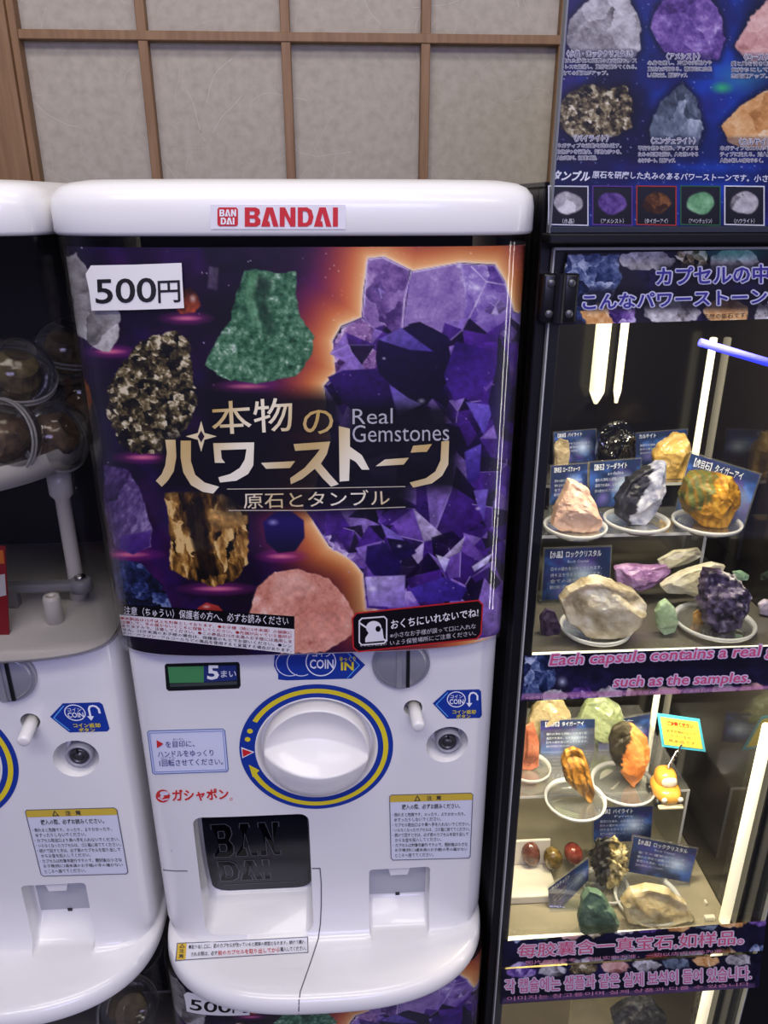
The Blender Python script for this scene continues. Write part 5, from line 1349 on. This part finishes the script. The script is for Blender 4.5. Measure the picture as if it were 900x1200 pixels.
# ------------------------------------------------------------------ things inside the cabinet
def n3(v, s, seed):
    return fbm(v[:, 0]*s+v[:, 2]*s*0.37+seed, v[:, 1]*s*0.61+v[:, 2]*s+seed*2.3, seed, 3)
def rock(name, pts, zsurf, ramp, label, seed=1, thick=0.5, m=None, lift=0.0, Y=None, con=0.5, nscale=90, two=None, stripe=None, rough=0.10, group=None, cat='stone', gain=1.0, facets=16, knob=0):
    """stone grown from its outline: rounded in depth, chipped all over"""
    pts = np.array(pts, float)
    if Y is None: Y = float(PZ(pts[:, 0].mean(), pts[:, 1].max()-0.5, zsurf+lift)[1])
    w3 = P(pts[:, 0], pts[:, 1], Y)[:, [0, 2]]
    c = (w3.min(0)+w3.max(0))/2
    dense = resample(np.concatenate([w3, w3[:1]]), 721)[:-1] - c
    size = (w3.max(0)-w3.min(0)); T_ = thick*min(size)*0.5
    ang = np.arctan2(dense[:, 1], dense[:, 0]); rad = np.hypot(dense[:, 0], dense[:, 1]); o_ = np.argsort(ang)
    rs = np.random.RandomState(seed)
    bm = bmesh.new(); bmesh.ops.create_icosphere(bm, subdivisions=5 if max(size) > 0.03 else 4, radius=1.0)
    bm.verts.index_update()
    D = np.array([q.co[:] for q in bm.verts]); f = [tuple(q.index for q in fc.verts) for fc in bm.faces]; bm.free()
    th = np.arctan2(D[:, 2], D[:, 0]); hr = np.hypot(D[:, 0], D[:, 2])
    R = np.interp(th, ang[o_], rad[o_], period=2*math.pi)
    v = np.stack([np.cos(th)*R*hr**0.8, T_*np.sign(D[:, 1])*np.abs(D[:, 1])**0.85, np.sin(th)*R*hr**0.8], 1)
    for k in range(facets):                               # chip flat faces off the front and back
        q = rs.normal(0, 1, 3); q[1] = -abs(q[1])-0.35 if k % 3 else abs(q[1])+0.35; q /= np.linalg.norm(q)
        pr = v @ q; h = pr.max()*rs.uniform(0.62, 0.9); ex = np.maximum(pr-h, 0); w_ = np.clip((0.97-hr)/0.15, 0, 1)
        v = v-ex[:, None]*w_[:, None]*q
    nn = (n3(v, 2.4/min(size), seed)-0.5)*2 + (n3(v, 7/min(size), seed+3)-0.5)*1.1 + (n3(v, 22/min(size), seed+5)-0.5)*0.5
    if knob:
        pk = v[rs.choice(len(v), knob)]; dm = np.min(np.linalg.norm(v[:, None]-pk[None], axis=2), axis=1); nn = nn*0.5 + np.clip(1-dm/(min(size)*0.13), 0, 1)*1.6-0.5
    L = np.linalg.norm(v, axis=1, keepdims=True)+1e-6
    v = v + v/L*(nn*rough*min(size)*np.where(hr > 0.97, 0.3, 1.0)*0.7)[:, None]
    v = v + np.array([c[0], Y, c[1]])
    zb = zsurf+lift; v[:, 2] = np.maximum(v[:, 2], zb)
    lowest = v[:, 2].min(); v[:, 2] -= max(0, lowest-zb) if lowest-zb < 0.006 else 0
    t = np.clip(0.5+(n3(v, nscale, seed+9)-0.5)*2.2*con+(n3(v, nscale*4, seed+12)-0.5)*0.5, 0, 1)
    r = np.array(ramp, float); qq = np.linspace(0, 1, len(r))
    col = np.stack([np.interp(t, qq, r[:, j]) for j in range(3)], 1)
    if two is not None:                                   # a second mineral, or a painted reflection, on one side of a line
        (a, b, off), ramp2 = two; r2 = np.array(ramp2, float); q2 = np.linspace(0, 1, len(r2))
        c2 = np.stack([np.interp(t, q2, r2[:, j]) for j in range(3)], 1)
        u = (v[:, 0]-c[0])/size[0]*a+(v[:, 2]-c[1])/size[1]*b+off+(t-0.5)*0.15
        col = np.where(u[:, None] > 0, c2, col)
    if stripe is not None:
        a, b, fr, cs = stripe; u = np.sin(((v[:, 0]-c[0])*a+(v[:, 2]-c[1])*b)*fr+t*3)
        col = col*(1-np.clip(u, 0, 1)[:, None]*0.7)+np.array(cs, float)*np.clip(u, 0, 1)[:, None]*0.7
    mb = MB(); mb.add(v, f, col)
    o = mb.build(name, m or ROCK, None, smooth=True, gain=gain); auto_smooth(o, 22)
    tag(o, label, cat, group)
    return o, Y, float(v[:, 2].min()), float(c[0])
def dish(cx, cy, zs, r, label, group='clear display dishes in the cabinet'):
    """shallow clear stand dish; its middle is 4 mm above the surface"""
    e = empty('display_dish', (cx, cy, zs), label, 'dish', group)
    m = MB(); m.lathe((cx, cy, zs), (0, 0, 1), [(r*0.72, 0), (r*0.78, 0.002), (r*0.97, 0.0065), (r*0.93, 0.0065), (r*0.72, 0.0035), (0, 0.0035)], 48); m.build('bowl', ACRYL, e)
    m = MB(); m.lathe((cx, cy, zs), (0, 0, 1), [(r*0.90, 0.0050), (r*0.99, 0.0058), (r*1.015, 0.0090), (r*0.965, 0.0098), (r*0.92, 0.0066)], 56, cap=False); m.build('rim', EDGE, e)
    return e
def riser(x0, x1, y0, y1, zs, zt, label):
    zs += 0.0002
    e = empty('clear_riser', ((x0+x1)/2, (y0+y1)/2, zs), label, 'display riser')
    t = 0.003
    m = MB(); m.bbox((x0, y0+0.0006, zt-t), (x1, y1, zt), 0.0005, 1); m.build('top_sheet', ACRYL, e)
    for a in (x0, x1-t):
        m = MB(); m.bbox((a, y0+0.0006, zs), (a+t, y1, zt-t), 0.0005, 1); m.build('leg', ACRYL, e)
    m = MB(); m.box((x0, y0, zt-t), (x1, y0+0.0006, zt)); m.box((x0, y0, zs), (x0+t, y0+0.0006, zt-t)); m.box((x1-t, y0, zs), (x1, y0+0.0006, zt-t)); m.build('polished_edge', EDGE, e)
    return e
R1, R2 = 1.1270, 1.1500
riser(0.1690, 0.372, 0.700, 0.772, SH1, R1, 'clear acrylic riser on the upper shelf, front one of two')
riser(0.1690, 0.392, 0.785, 0.857, SH1, R2, 'clear acrylic riser on the upper shelf, back one of two')
R3 = 0.800
riser(0.1690, 0.400, 0.692, 0.857, SH2, R3, 'wide clear acrylic riser on the lower shelf')

def pxm(Y, cy):       # metres per picture pixel at that depth
    v = P(450, cy, Y); return float((v-C0) @ FW)/F
def on_dish(pts, zs, rp, label_d, **k):
    o, Y, zb, cx = rock('stone', pts, zs, lift=0.0040, **k)
    p = np.array(pts, float); r = rp*pxm(Y, p[:, 1].max())
    yy = Y
    if zs in (SH1, SH2): yy = max(Y, 0.5965+r)
    dish(cx, yy, zs+0.0002, r, label_d); return o
# upper shelf, riser row
on_dish([(667,562),(685,570),(697,588),(704,610),(700,621),(655,621),(645,614),(652,590)], R1, 37, 'clear dish under the pink pointed stone on the upper riser',
        ramp=[(204,156,132),(228,188,164),(244,220,202)], label='pink pointed stone at the left of the upper riser', seed=3, con=0.4, thick=0.8)
on_dish([(722,604),(722,586),(735,562),(752,550),(772,540),(780,540),(778,570),(768,598),(755,614),(735,613)], R1, 38, 'clear dish under the black and white stone',
        ramp=[(14,14,18),(34,34,42),(60,60,72)], two=((1.0, -0.35, 0.02), [(90,96,124),(172,174,190),(226,226,230)]), label='black and white split stone standing in the middle of the upper riser', seed=5, con=0.7, nscale=160, thick=0.7)
on_dish([(800,582),(802,562),(812,554),(832,553),(852,558),(866,572),(866,590),(850,615),(822,616),(806,602)], R1, 40, 'clear dish under the yellow-brown banded stone',
        ramp=[(120,84,20),(206,150,40),(236,190,80)], two=((-1.0, 0.5, -0.22), [(50,60,30),(96,104,50),(150,130,60)]), label='yellow-brown stone with a greenish left end, in front of a tilted card', seed=7, con=0.5, stripe=(1.0, 0.2, 900, (150,96,20)), thick=0.7)  # greenish left end is a reflection put into the stone's colour
def spot(pts, zs, name='stone', **k): return rock(name, pts, zs, lift=0.0003, **k)
spot([(764,532),(772,522),(790,508),(803,508),(809,528),(805,552),(796,572),(780,570),(766,548)], R2, ramp=[(196,150,70),(226,186,104),(240,212,150)], label='tall pale yellow stone behind the black and white one', seed=9, con=0.4, m=CRYST, Y=0.800, thick=0.7)
spot([(697,532),(702,505),(715,495),(732,492),(742,500),(744,530),(738,560),(706,562)], R2, ramp=[(4,4,5),(10,10,12),(20,20,24)], label='black glossy stone at the back of the upper shelf', seed=11, con=0.3, m=mat('black_stone', rough=0.12, attr=True, coat=0.5), Y=0.815, thick=0.8)
spot([(649,520),(656,512),(666,515),(668,530),(664,556),(650,556)], R2, ramp=[(120,104,76),(160,142,108),(196,180,146)], label='small tan stone at the back left of the upper shelf', seed=13, Y=0.815)
# upper shelf, front row
on_dish([(655,702),(664,690),(684,680),(702,678),(722,684),(742,690),(757,706),(748,730),(735,742),(715,746),(684,741),(664,726)], SH1, 42, 'clear dish under the large colourless crystal',
        ramp=[(146,130,100),(186,172,142),(214,202,176),(236,230,212)], label='large cloudy colourless crystal at the front of the upper shelf', seed=15, con=0.7, m=CRYST, thick=0.7, rough=0.07)
on_dish([(823,676),(828,668),(845,668),(866,680),(877,694),(876,712),(864,732),(848,738),(828,730),(820,704)], SH1, 47, 'clear dish under the dark purple crystal cluster',
        ramp=[(18,12,28),(44,34,60),(86,74,104),(150,140,160)], two=((0.55, 0.9, -0.40), [(120,116,110),(176,172,166),(210,206,200)]), label='dark purple crystal cluster with pale crust at the front right of the upper shelf', seed=17, con=0.8, nscale=240, rough=0.10, knob=120, thick=0.8)
spot([(767,716),(772,706),(780,701),(790,711),(795,728),(790,740),(778,744),(769,735)], SH1, ramp=[(132,160,120),(168,192,150),(204,220,190)], label='smooth pale green drop-shaped stone on the front of the upper shelf', seed=19, con=0.25, m=CRYST, rough=0.03, facets=3)
spot([(719,664),(736,661),(760,663),(780,661),(786,668),(768,684),(752,691),(730,688),(721,680)], SH1, ramp=[(116,76,126),(164,122,168),(206,174,206)], label='light purple crystal chunk lying behind the large colourless one', seed=21, con=0.5, m=CRYST, Y=0.688, thick=0.9)
spot([(632,722),(640,712),(650,716),(658,734),(652,748),(634,746)], SH1, ramp=[(26,16,34),(58,42,66),(120,104,126)], label='small dark purple stone at the left front of the upper shelf', seed=23, con=0.6, Y=0.632)
spot([(772,686),(800,670),(836,659),(850,662),(838,678),(822,699),(800,694),(780,694)], SH1, ramp=[(176,168,140),(204,198,176),(224,218,200)], label='white slab-shaped crystal lying left of the dark purple cluster', seed=25, con=0.3, m=CRYST, Y=0.672, thick=0.6, rough=0.05)
spot([(770,656),(790,645),(818,642),(824,650),(806,660),(776,668)], SH1, ramp=[(160,152,122),(186,180,154),(212,206,186)], label='pale flat crystal plate behind the white slab', seed=26, con=0.3, m=CRYST, Y=0.69, thick=0.5, rough=0.04)
spot([(858,670),(868,668),(878,674),(876,680),(862,680)], SH1, ramp=[(110,150,110),(150,186,146),(190,216,184)], label='small green pebble behind the dark purple cluster', seed=27, con=0.3, Y=0.69)
spot([(888,672),(898,665),(908,668),(912,682),(902,692),(890,688)], SH1, ramp=[(110,80,150),(160,130,190),(206,190,226)], label='rounded lilac pebble at the right edge of the upper shelf', seed=28, con=0.3, rough=0.03, facets=2, m=CRYST)
spot([(888,708),(896,702),(906,704),(910,716),(900,722),(890,719)], SH1, ramp=[(150,140,160),(190,180,196),(226,220,230)], label='pale pebble right of the dark purple cluster, at the picture edge', seed=29, con=0.3, rough=0.03, facets=2, m=CRYST)
spot([(812,718),(818,714),(824,719),(824,731),(818,735),(812,730)], SH1, ramp=[(150,110,56),(186,146,84),(214,184,130)], label='small tan pebble at the left rim of the dark cluster dish', seed=31, con=0.3, Y=0.640)
# lower shelf, riser row
on_dish([(612,852),(625,846),(632,870),(631,898),(622,902),(610,902)], R3, 26, 'clear dish under the brick-coloured stone', ramp=[(120,62,42),(168,96,68),(196,130,100)], label='brick-coloured stone cut off by the left frame of the lower compartment', seed=33)
on_dish([(657,890),(662,878),(672,874),(683,879),(690,895),(697,928),(692,940),(678,927),(662,912)], R3, 36, 'clear dish under the brown striped stone', ramp=[(96,62,18),(160,108,36),(206,160,80)], stripe=(1.0, 0.35, 800, (60,36,12)), label='brown and gold striped stone on the lower riser', seed=35, con=0.5)
on_dish([(713,868),(718,852),(730,845),(742,848),(758,862),(761,880),(755,903),(741,921),(728,906),(716,888)], R3, 38, 'clear dish under the orange and black stone', ramp=[(166,90,40),(210,128,62),(232,166,100)], two=((-1.0, 0.12, -0.14), [(14,12,10),(40,36,26),(84,76,56)]), label='orange stone with a black left face on the lower riser', seed=37, con=0.5)
spot([(618,846),(624,828),(640,815),(660,820),(668,836),(670,864),(650,872),(624,870)], R3, ramp=[(140,124,88),(176,160,122),(206,192,156)], label='pale cream stone at the back left of the lower shelf', seed=39, con=0.4, m=CRYST)
spot([(676,846),(686,822),(706,814),(726,826),(736,850),(728,868),(700,872),(680,866)], R3, ramp=[(110,124,88),(150,162,122),(188,196,164)], label='pale green-white stone at the back of the lower shelf', seed=41, con=0.4, m=CRYST)
# lower shelf, floor
on_dish([(694,1004),(699,990),(710,983),(722,983),(733,996),(733,1018),(726,1034),(714,1040),(700,1030)], SH2, 27, 'clear dish under the gold and black mineral', ramp=[(40,34,22),(130,112,66),(206,188,130),(240,230,190)], two=((-1.0, 0.0, -0.06), [(8,8,8),(34,32,28),(84,80,70)]), label='knobbly gold mineral with a black left half, in front of the cards', seed=43, con=0.9, nscale=300, rough=0.14, knob=160)
spot([(677,1072),(682,1052),(690,1042),(704,1046),(716,1062),(725,1078),(722,1094),(690,1097),(679,1090)], SH2, ramp=[(56,80,64),(92,120,98),(134,158,134)], label='grey-green stone at the front of the lower shelf', seed=45, con=0.5)
on_dish([(727,1056),(738,1042),(758,1038),(782,1044),(803,1056),(812,1078),(808,1093),(776,1098),(746,1090),(733,1076)], SH2, 40, 'clear dish under the warm-white crystal', ramp=[(160,138,92),(200,180,134),(222,206,166),(240,230,204)], label='large warm-white crystal at the front of the lower shelf', seed=47, con=0.45, thick=0.42, m=CRYST, rough=0.06, Y=0.610)
# white tray with tumbled stones
TY = 0.655
SH2 += 0.0003
t0 = empty('white_tray', (0.205, TY, SH2), 'white tray holding three tumbled stones at the left of the lower shelf', 'tray')
m = MB(); m.bbox((0.169, 0.640, SH2), (0.238, 0.686, SH2+0.012), 0.002, 2); m.build('base', mat('cream_card', (0.74, 0.69, 0.58), 0.5), t0)
m = MB(); m.bbox((0.169, 0.6865, SH2), (0.238, 0.690, SH2+0.048), 0.001, 1); m.build('back_board', mat('cream_card', (0.74, 0.69, 0.58), 0.5), t0)
for (x, y, rx, ry, rm, lb, sd) in ((622, 1030, 11, 13, [(60,30,22),(104,58,44),(150,100,84)], 'red-brown tumbled stone, leftmost on the white tray', 51), (648, 1036, 11, 11, [(50,40,16),(110,88,36),(170,140,76)], 'olive-brown tumbled stone, middle one on the white tray', 52), (672, 1030, 11, 10, [(90,30,22),(140,58,44),(180,110,90)], 'reddish tumbled stone, rightmost on the white tray', 53)):
    y0 = y-34 if False else y
    pts = [(x+rx*math.cos(a), y-30+ry*math.sin(a)) for a in np.linspace(0, 2*math.pi, 14, endpoint=False)]
    rock('tumbled_stone', pts, SH2+0.0123, rm, lb, seed=sd, rough=0.03, facets=0, con=0.4, m=mat('polished_stone', rough=0.12, attr=True, coat=0.5), group='tumbled stones on the white tray', thick=0.9)

SH2 -= 0.0003
# information cards in clear stands ------------------------------
def card(quad, Y0, dY, zs, title, sub, label, rows=4, turn=0.0, seed=1):
    (a, b, c, d) = quad; zs += 0.0004
    tl, tr = P(*a, Y0+dY), P(*b, Y0+dY+turn); br, bl = P(*c, Y0+turn), P(*d, Y0)
    e = empty('information_card', ((bl[0]+br[0])/2, Y0, zs), label, 'card', 'information cards among the stones')
    dl, dr = (bl-tl), (br-tr)
    def down(top, dirn, base):
        z = zs+0.0022
        if dirn[2] >= -1e-6: return base
        p = top + dirn*((z-top[2])/dirn[2]); return np.array([p[0] if abs(p[0]-base[0]) < 0.02 else base[0], min(max(p[1], base[1]-0.012), base[1]), z])
    Bl, Br = down(tl, dl, bl), down(tr, dr, br)
    n = np.cross(tr-tl, dl); n /= np.linalg.norm(n)
    if n @ (C0-tl) < 0: n = -n
    m = MB(); k = 0.0012
    v = [tl+n*k, tr+n*k, Br+n*k, Bl+n*k, tl-n*k, tr-n*k, Br-n*k, Bl-n*k]
    m.add(v, [(0,3,2,1), (4,5,6,7), (0,1,5,4), (1,2,6,5), (2,3,7,6), (3,0,4,7)])
    m.build('clear_plate', ACRYL, e)
    m = MB(); x0, x1 = min(Bl[0], Br[0]), max(Bl[0], Br[0]); yc = (Bl[1]+Br[1])/2
    m.bbox((x0, yc-0.004, zs), (x1, yc+0.012, zs+0.0018), 0.0004, 1); m.build('foot', ACRYL, e)
    nx, ny = 84, 56
    u, v_ = np.meshgrid(np.linspace(0, 1, nx), np.linspace(0, 1, ny)); u = u.ravel(); v_ = v_.ravel()
    cv = Canvas(u*84, v_*56, (30, 44, 78))
    cv.clouds(22, (60, 96, 170), seed, 0.42, 0.75); cv.clouds(16, (60, 44, 110), seed+4, 0.5, 0.8); cv.glow(50+seed % 17, 30, 26, 20, (206, 224, 250), 0.95, 1.1); cv.glow(24, 40+seed % 9, 16, 12, (150, 130, 220), 0.6)
    cv.flat([(0,0),(84,0),(84,9),(0,9)], (30, 44, 76), soft=3, alpha=0.7)
    S = S_quad([tl, tr, br, bl])
    g = np.array(S([(0.02+0.96*a_, 0.02+0.96*b_) for a_, b_ in zip(u, v_)], 0.0014))
    o = grid_mesh('card_print', g, nx, ny, cv.c, PRINT, e, gain=1.1)
    T = MB(); WH = (234, 238, 246)
    T.text(S, title, (0.10, 0.06, 0.10+min(0.78, 0.062*len(title)), 0.19), WH, 0.0018, 0.012, 1)
    if sub: T.text(S, sub, (0.36, 0.235, 0.66, 0.305), (200, 212, 236), 0.0018, 0.0, 1)
    bank = ['優れた浄化と調整の力を持つ石。', '直感力を高め、心を落ち着かせる。', '日々の疲れをいやしてくれます。', '持ち主を守るとされています。', '全ての運気がアップ。']
    for i in range(rows):
        T.text(S, bank[(i+seed) % 5], (0.12, 0.36+i*0.115, 0.86 if i < rows-1 else 0.55, 0.43+i*0.115), (212, 220, 240), 0.0018, 0.0, 1)
    join_into(o, T, 0.85)
    return e
card([(645,545),(689,542),(688,590),(643,592)], 0.765, 0.006, R1, '【桃石】ローズクォーツ', '', 'blue card behind the pink pointed stone', 4, seed=2)
card([(690,541),(752,536),(748,592),(689,596)], 0.768, 0.004, R1, '【蒼石】ソーダライト', 'sodalite', 'blue card behind the black and white stone', 3, seed=5)
card([(648,506),(699,502),(699,541),(648,543)], 0.838, 0.004, R2, '【黄銅】パイライト', '', 'dark card at the back left of the upper shelf', 3, seed=8)
card([(742,507),(806,502),(802,541),(742,546)], 0.838, 0.004, R2, 'カルサイト', '', 'dark card at the back behind the pale yellow stone', 3, seed=11)
card([(809,529),(893,555),(870,625),(788,606)], 0.750, 0.004, R1, '【虎目石】タイガーアイ', 'tiger eye', 'tilted blue card behind the yellow-brown stone', 4, turn=-0.046, seed=14)
card([(637,642),(717,639),(714,700),(633,704)], 0.692, 0.004, SH1, '【水晶】ロッククリスタル', 'Rock Crystal', 'blue card behind the large colourless crystal on the upper shelf', 4, seed=17)
card([(632,843),(698,841),(697,883),(632,885)], 0.768, 0.004, R3, '【虎目石】タイガーアイ', '', 'blue card behind the brown striped stone on the lower riser', 4, seed=20)
card([(700,846),(763,835),(760,872),(700,882)], 0.768, 0.004, R3, '【碧玉】ジャスパー', '', 'blue card behind the orange and black stone', 3, seed=23)
card([(694,945),(766,943),(763,985),(694,987)], 0.688, 0.003, SH2, '【黄鉄】パイライト', 'Pyrite', 'blue card behind the gold and black mineral, upright', 4, seed=26)
card([(741,978),(818,994),(808,1034),(733,1021)], 0.657, 0.004, SH2, '【水晶】ロッククリスタル', 'Rock Crystal', 'slanted blue card behind the warm-white crystal', 4, seed=29)
card([(641,1040),(690,1004),(690,1030),(644,1078)], 0.634, 0.004, SH2, 'アベンチュリン', '', 'sharply slanted card beside the grey-green stone', 3, seed=32)

# toy car and its tag --------------------------------------------
ORNG = mat('orange_paint', noise=(60, (0.60, 0.27, 0.03), (0.74, 0.38, 0.06), 3), rough=0.25, coat=0.5)
cb = PZ(784, 948, R3); cw = 32*pxm(float(cb[1]), 948)
car = empty('toy_car', (cb[0], cb[1]+0.018, R3), 'small rounded orange toy car facing out on the lower riser', 'toy car')
cX, cY = float(cb[0]), float(cb[1])+0.016
def ellip(mb, c_, r_, n=20, k=12, sq=2.6):
    v = []; f = []
    for i in range(k+1):
        a = -math.pi/2+math.pi*i/k
        for j in range(n):
            b = 2*math.pi*j/n; e_ = 2/sq
            sp = lambda t: math.copysign(abs(t)**e_, t)
            v.append((c_[0]+r_[0]*sp(math.cos(a))*sp(math.cos(b)), c_[1]+r_[1]*sp(math.cos(a))*sp(math.sin(b)), c_[2]+r_[2]*sp(math.sin(a))))
    for i in range(k):
        for j in range(n): q = (j+1) % n; f.append((i*n+j, i*n+q, (i+1)*n+q, (i+1)*n+j))
    return mb.add(v, f, smooth=True)
hw = cw/2
m = MB(); ellip(m, (cX, cY, R3+0.015), (hw, 0.021, 0.0105)); ellip(m, (cX, cY+0.004, R3+0.028), (hw*0.78, 0.013, 0.012)); m.build('car_body', ORNG, car)
m = MB(); ellip(m, (cX, cY-0.0065, R3+0.030), (hw*0.58, 0.0042, 0.0062)); m.build('windscreen', mat('pale_windscreen', (0.75, 0.72, 0.62), 0.2, coat=0.5), car)
m = MB(); m.bbox((cX-hw*0.95, cY-0.0215, R3+0.0035), (cX+hw*0.95, cY-0.016, R3+0.0075), 0.0015, 2); m.build('bumper', mat('pale_bumper', (0.70, 0.62, 0.42), 0.3), car)
for s_ in (-1, 1):
    m = MB(); m.lathe((cX+s_*hw*0.62, cY-0.0195, R3+0.0165), (0, -1, 0), [(0.0032, 0), (0.0030, 0.0018), (0, 0.0026)], 18); m.build('headlamp', mat('pale_windscreen'), car)
    for yy in (-0.011, 0.012):
        m = MB(); m.lathe((cX+s_*hw*0.72, cY+yy, R3+0.0058), (s_, 0, 0), [(0.0058, 0), (0.0058, 0.004), (0.004, 0.0048), (0, 0.0048)], 20); m.build('wheel', BLACK, car)
tgq = [(770,836),(820,843),(827,881),(776,875)]; tY = cY+0.002
tagc = empty('price_tag', (cX, cY, R3+0.04), 'yellow tag with cyan border and red heading, standing over the orange car', 'tag')
S = S_quad([P(*p, tY) for p in tgq]); T = MB()
T.prism([(0,0),(1,0),(1,1),(0,1)], S, -0.0008, 0.0, (70, 180, 210))
T.poly(S, [(0.06,0.08),(0.94,0.08),(0.94,0.92),(0.06,0.92)], (240, 216, 84), 0.0004)
T.text(S, 'NO UR!手', (0.22, 0.16, 0.80, 0.31), (214, 40, 34), 0.0007, 0.03, 1) if False else T.text(S, 'ご注意ください', (0.2, 0.17, 0.80, 0.31), (214, 40, 34), 0.0007, 0.04, 1)
for i, t in enumerate(('お手を触れないで', 'くださいませ。', '見本品です。')): T.text(S, t, (0.16, 0.42+i*0.15, 0.84-0.1*(i % 2), 0.52+i*0.15), (120, 90, 60), 0.0007, 0.0, 1)
T.build('tag_card', STICK, tagc)
m = MB(); a = np.array(P(799, 872, tY-0.0016)); b = np.array([cX+0.001, cY+0.004, R3+0.0405])
pp = []
for k in range(40):
    t = k/39; c_ = a*(1-t)+b*t; pp.append(c_+np.array([0.0018*math.cos(t*40), 0.0018*math.sin(t*40)-0.0, 0])*(1 if 0.25 < t < 0.97 else 0))
m.tube(pp, 0.0009, 6); m.build('coiled_wire', CHROME, tagc)
# small white price cards by the right light
for (x, y, lb) in ((838, 1060, 'upper of two small white plates by the right light tube'), (838, 1078, 'lower of two small white plates by the right light tube')):
    p = np.array(PZ(x, y, SH2)); z = SH2 if y > 1070 else SH2
    m = MB(); m.bbox((p[0]-0.013, p[1]-0.002, z+0.0003), (min(p[0]+0.013, 0.4075), p[1]+0.003, z+0.006), 0.0006, 1)
    tag(m.build('white_plate', mat('white_card', (0.7, 0.66, 0.55), 0.5)), lb, 'plate', 'white plates by the right light')
# boxes on the bottom shelf
for (x0, x1, y0, lb, mt) in ((0.170, 0.262, 0.62, 'yellowish box on the bottom shelf under the door strips', mat('kraft_box', noise=(12, (0.30, 0.23, 0.09), (0.42, 0.33, 0.14), 3), rough=0.6)),):
    bx_ = empty('storage_box', ((x0+x1)/2, y0+0.06, 0.372), lb, 'box')
    m = MB(); m.bbox((x0, y0, 0.3723), (x1, y0+0.12, 0.560), 0.002, 1); m.build('carton', mt, bx_)
    m = MB(); m.bbox((x0-0.0005, y0-0.001, 0.5605), (x1+0.001, y0+0.121, 0.572), 0.001, 1); m.build('lid', mt, bx_)
rock('stone', [(715,1185),(735,1172),(765,1170),(780,1190),(765,1215),(725,1215)], 0.3723, [(20,20,24),(44,44,50),(90,90,96)], 'dark grey speckled stone on the bottom shelf behind the strips', seed=61, con=0.8, nscale=200, Y=0.66)
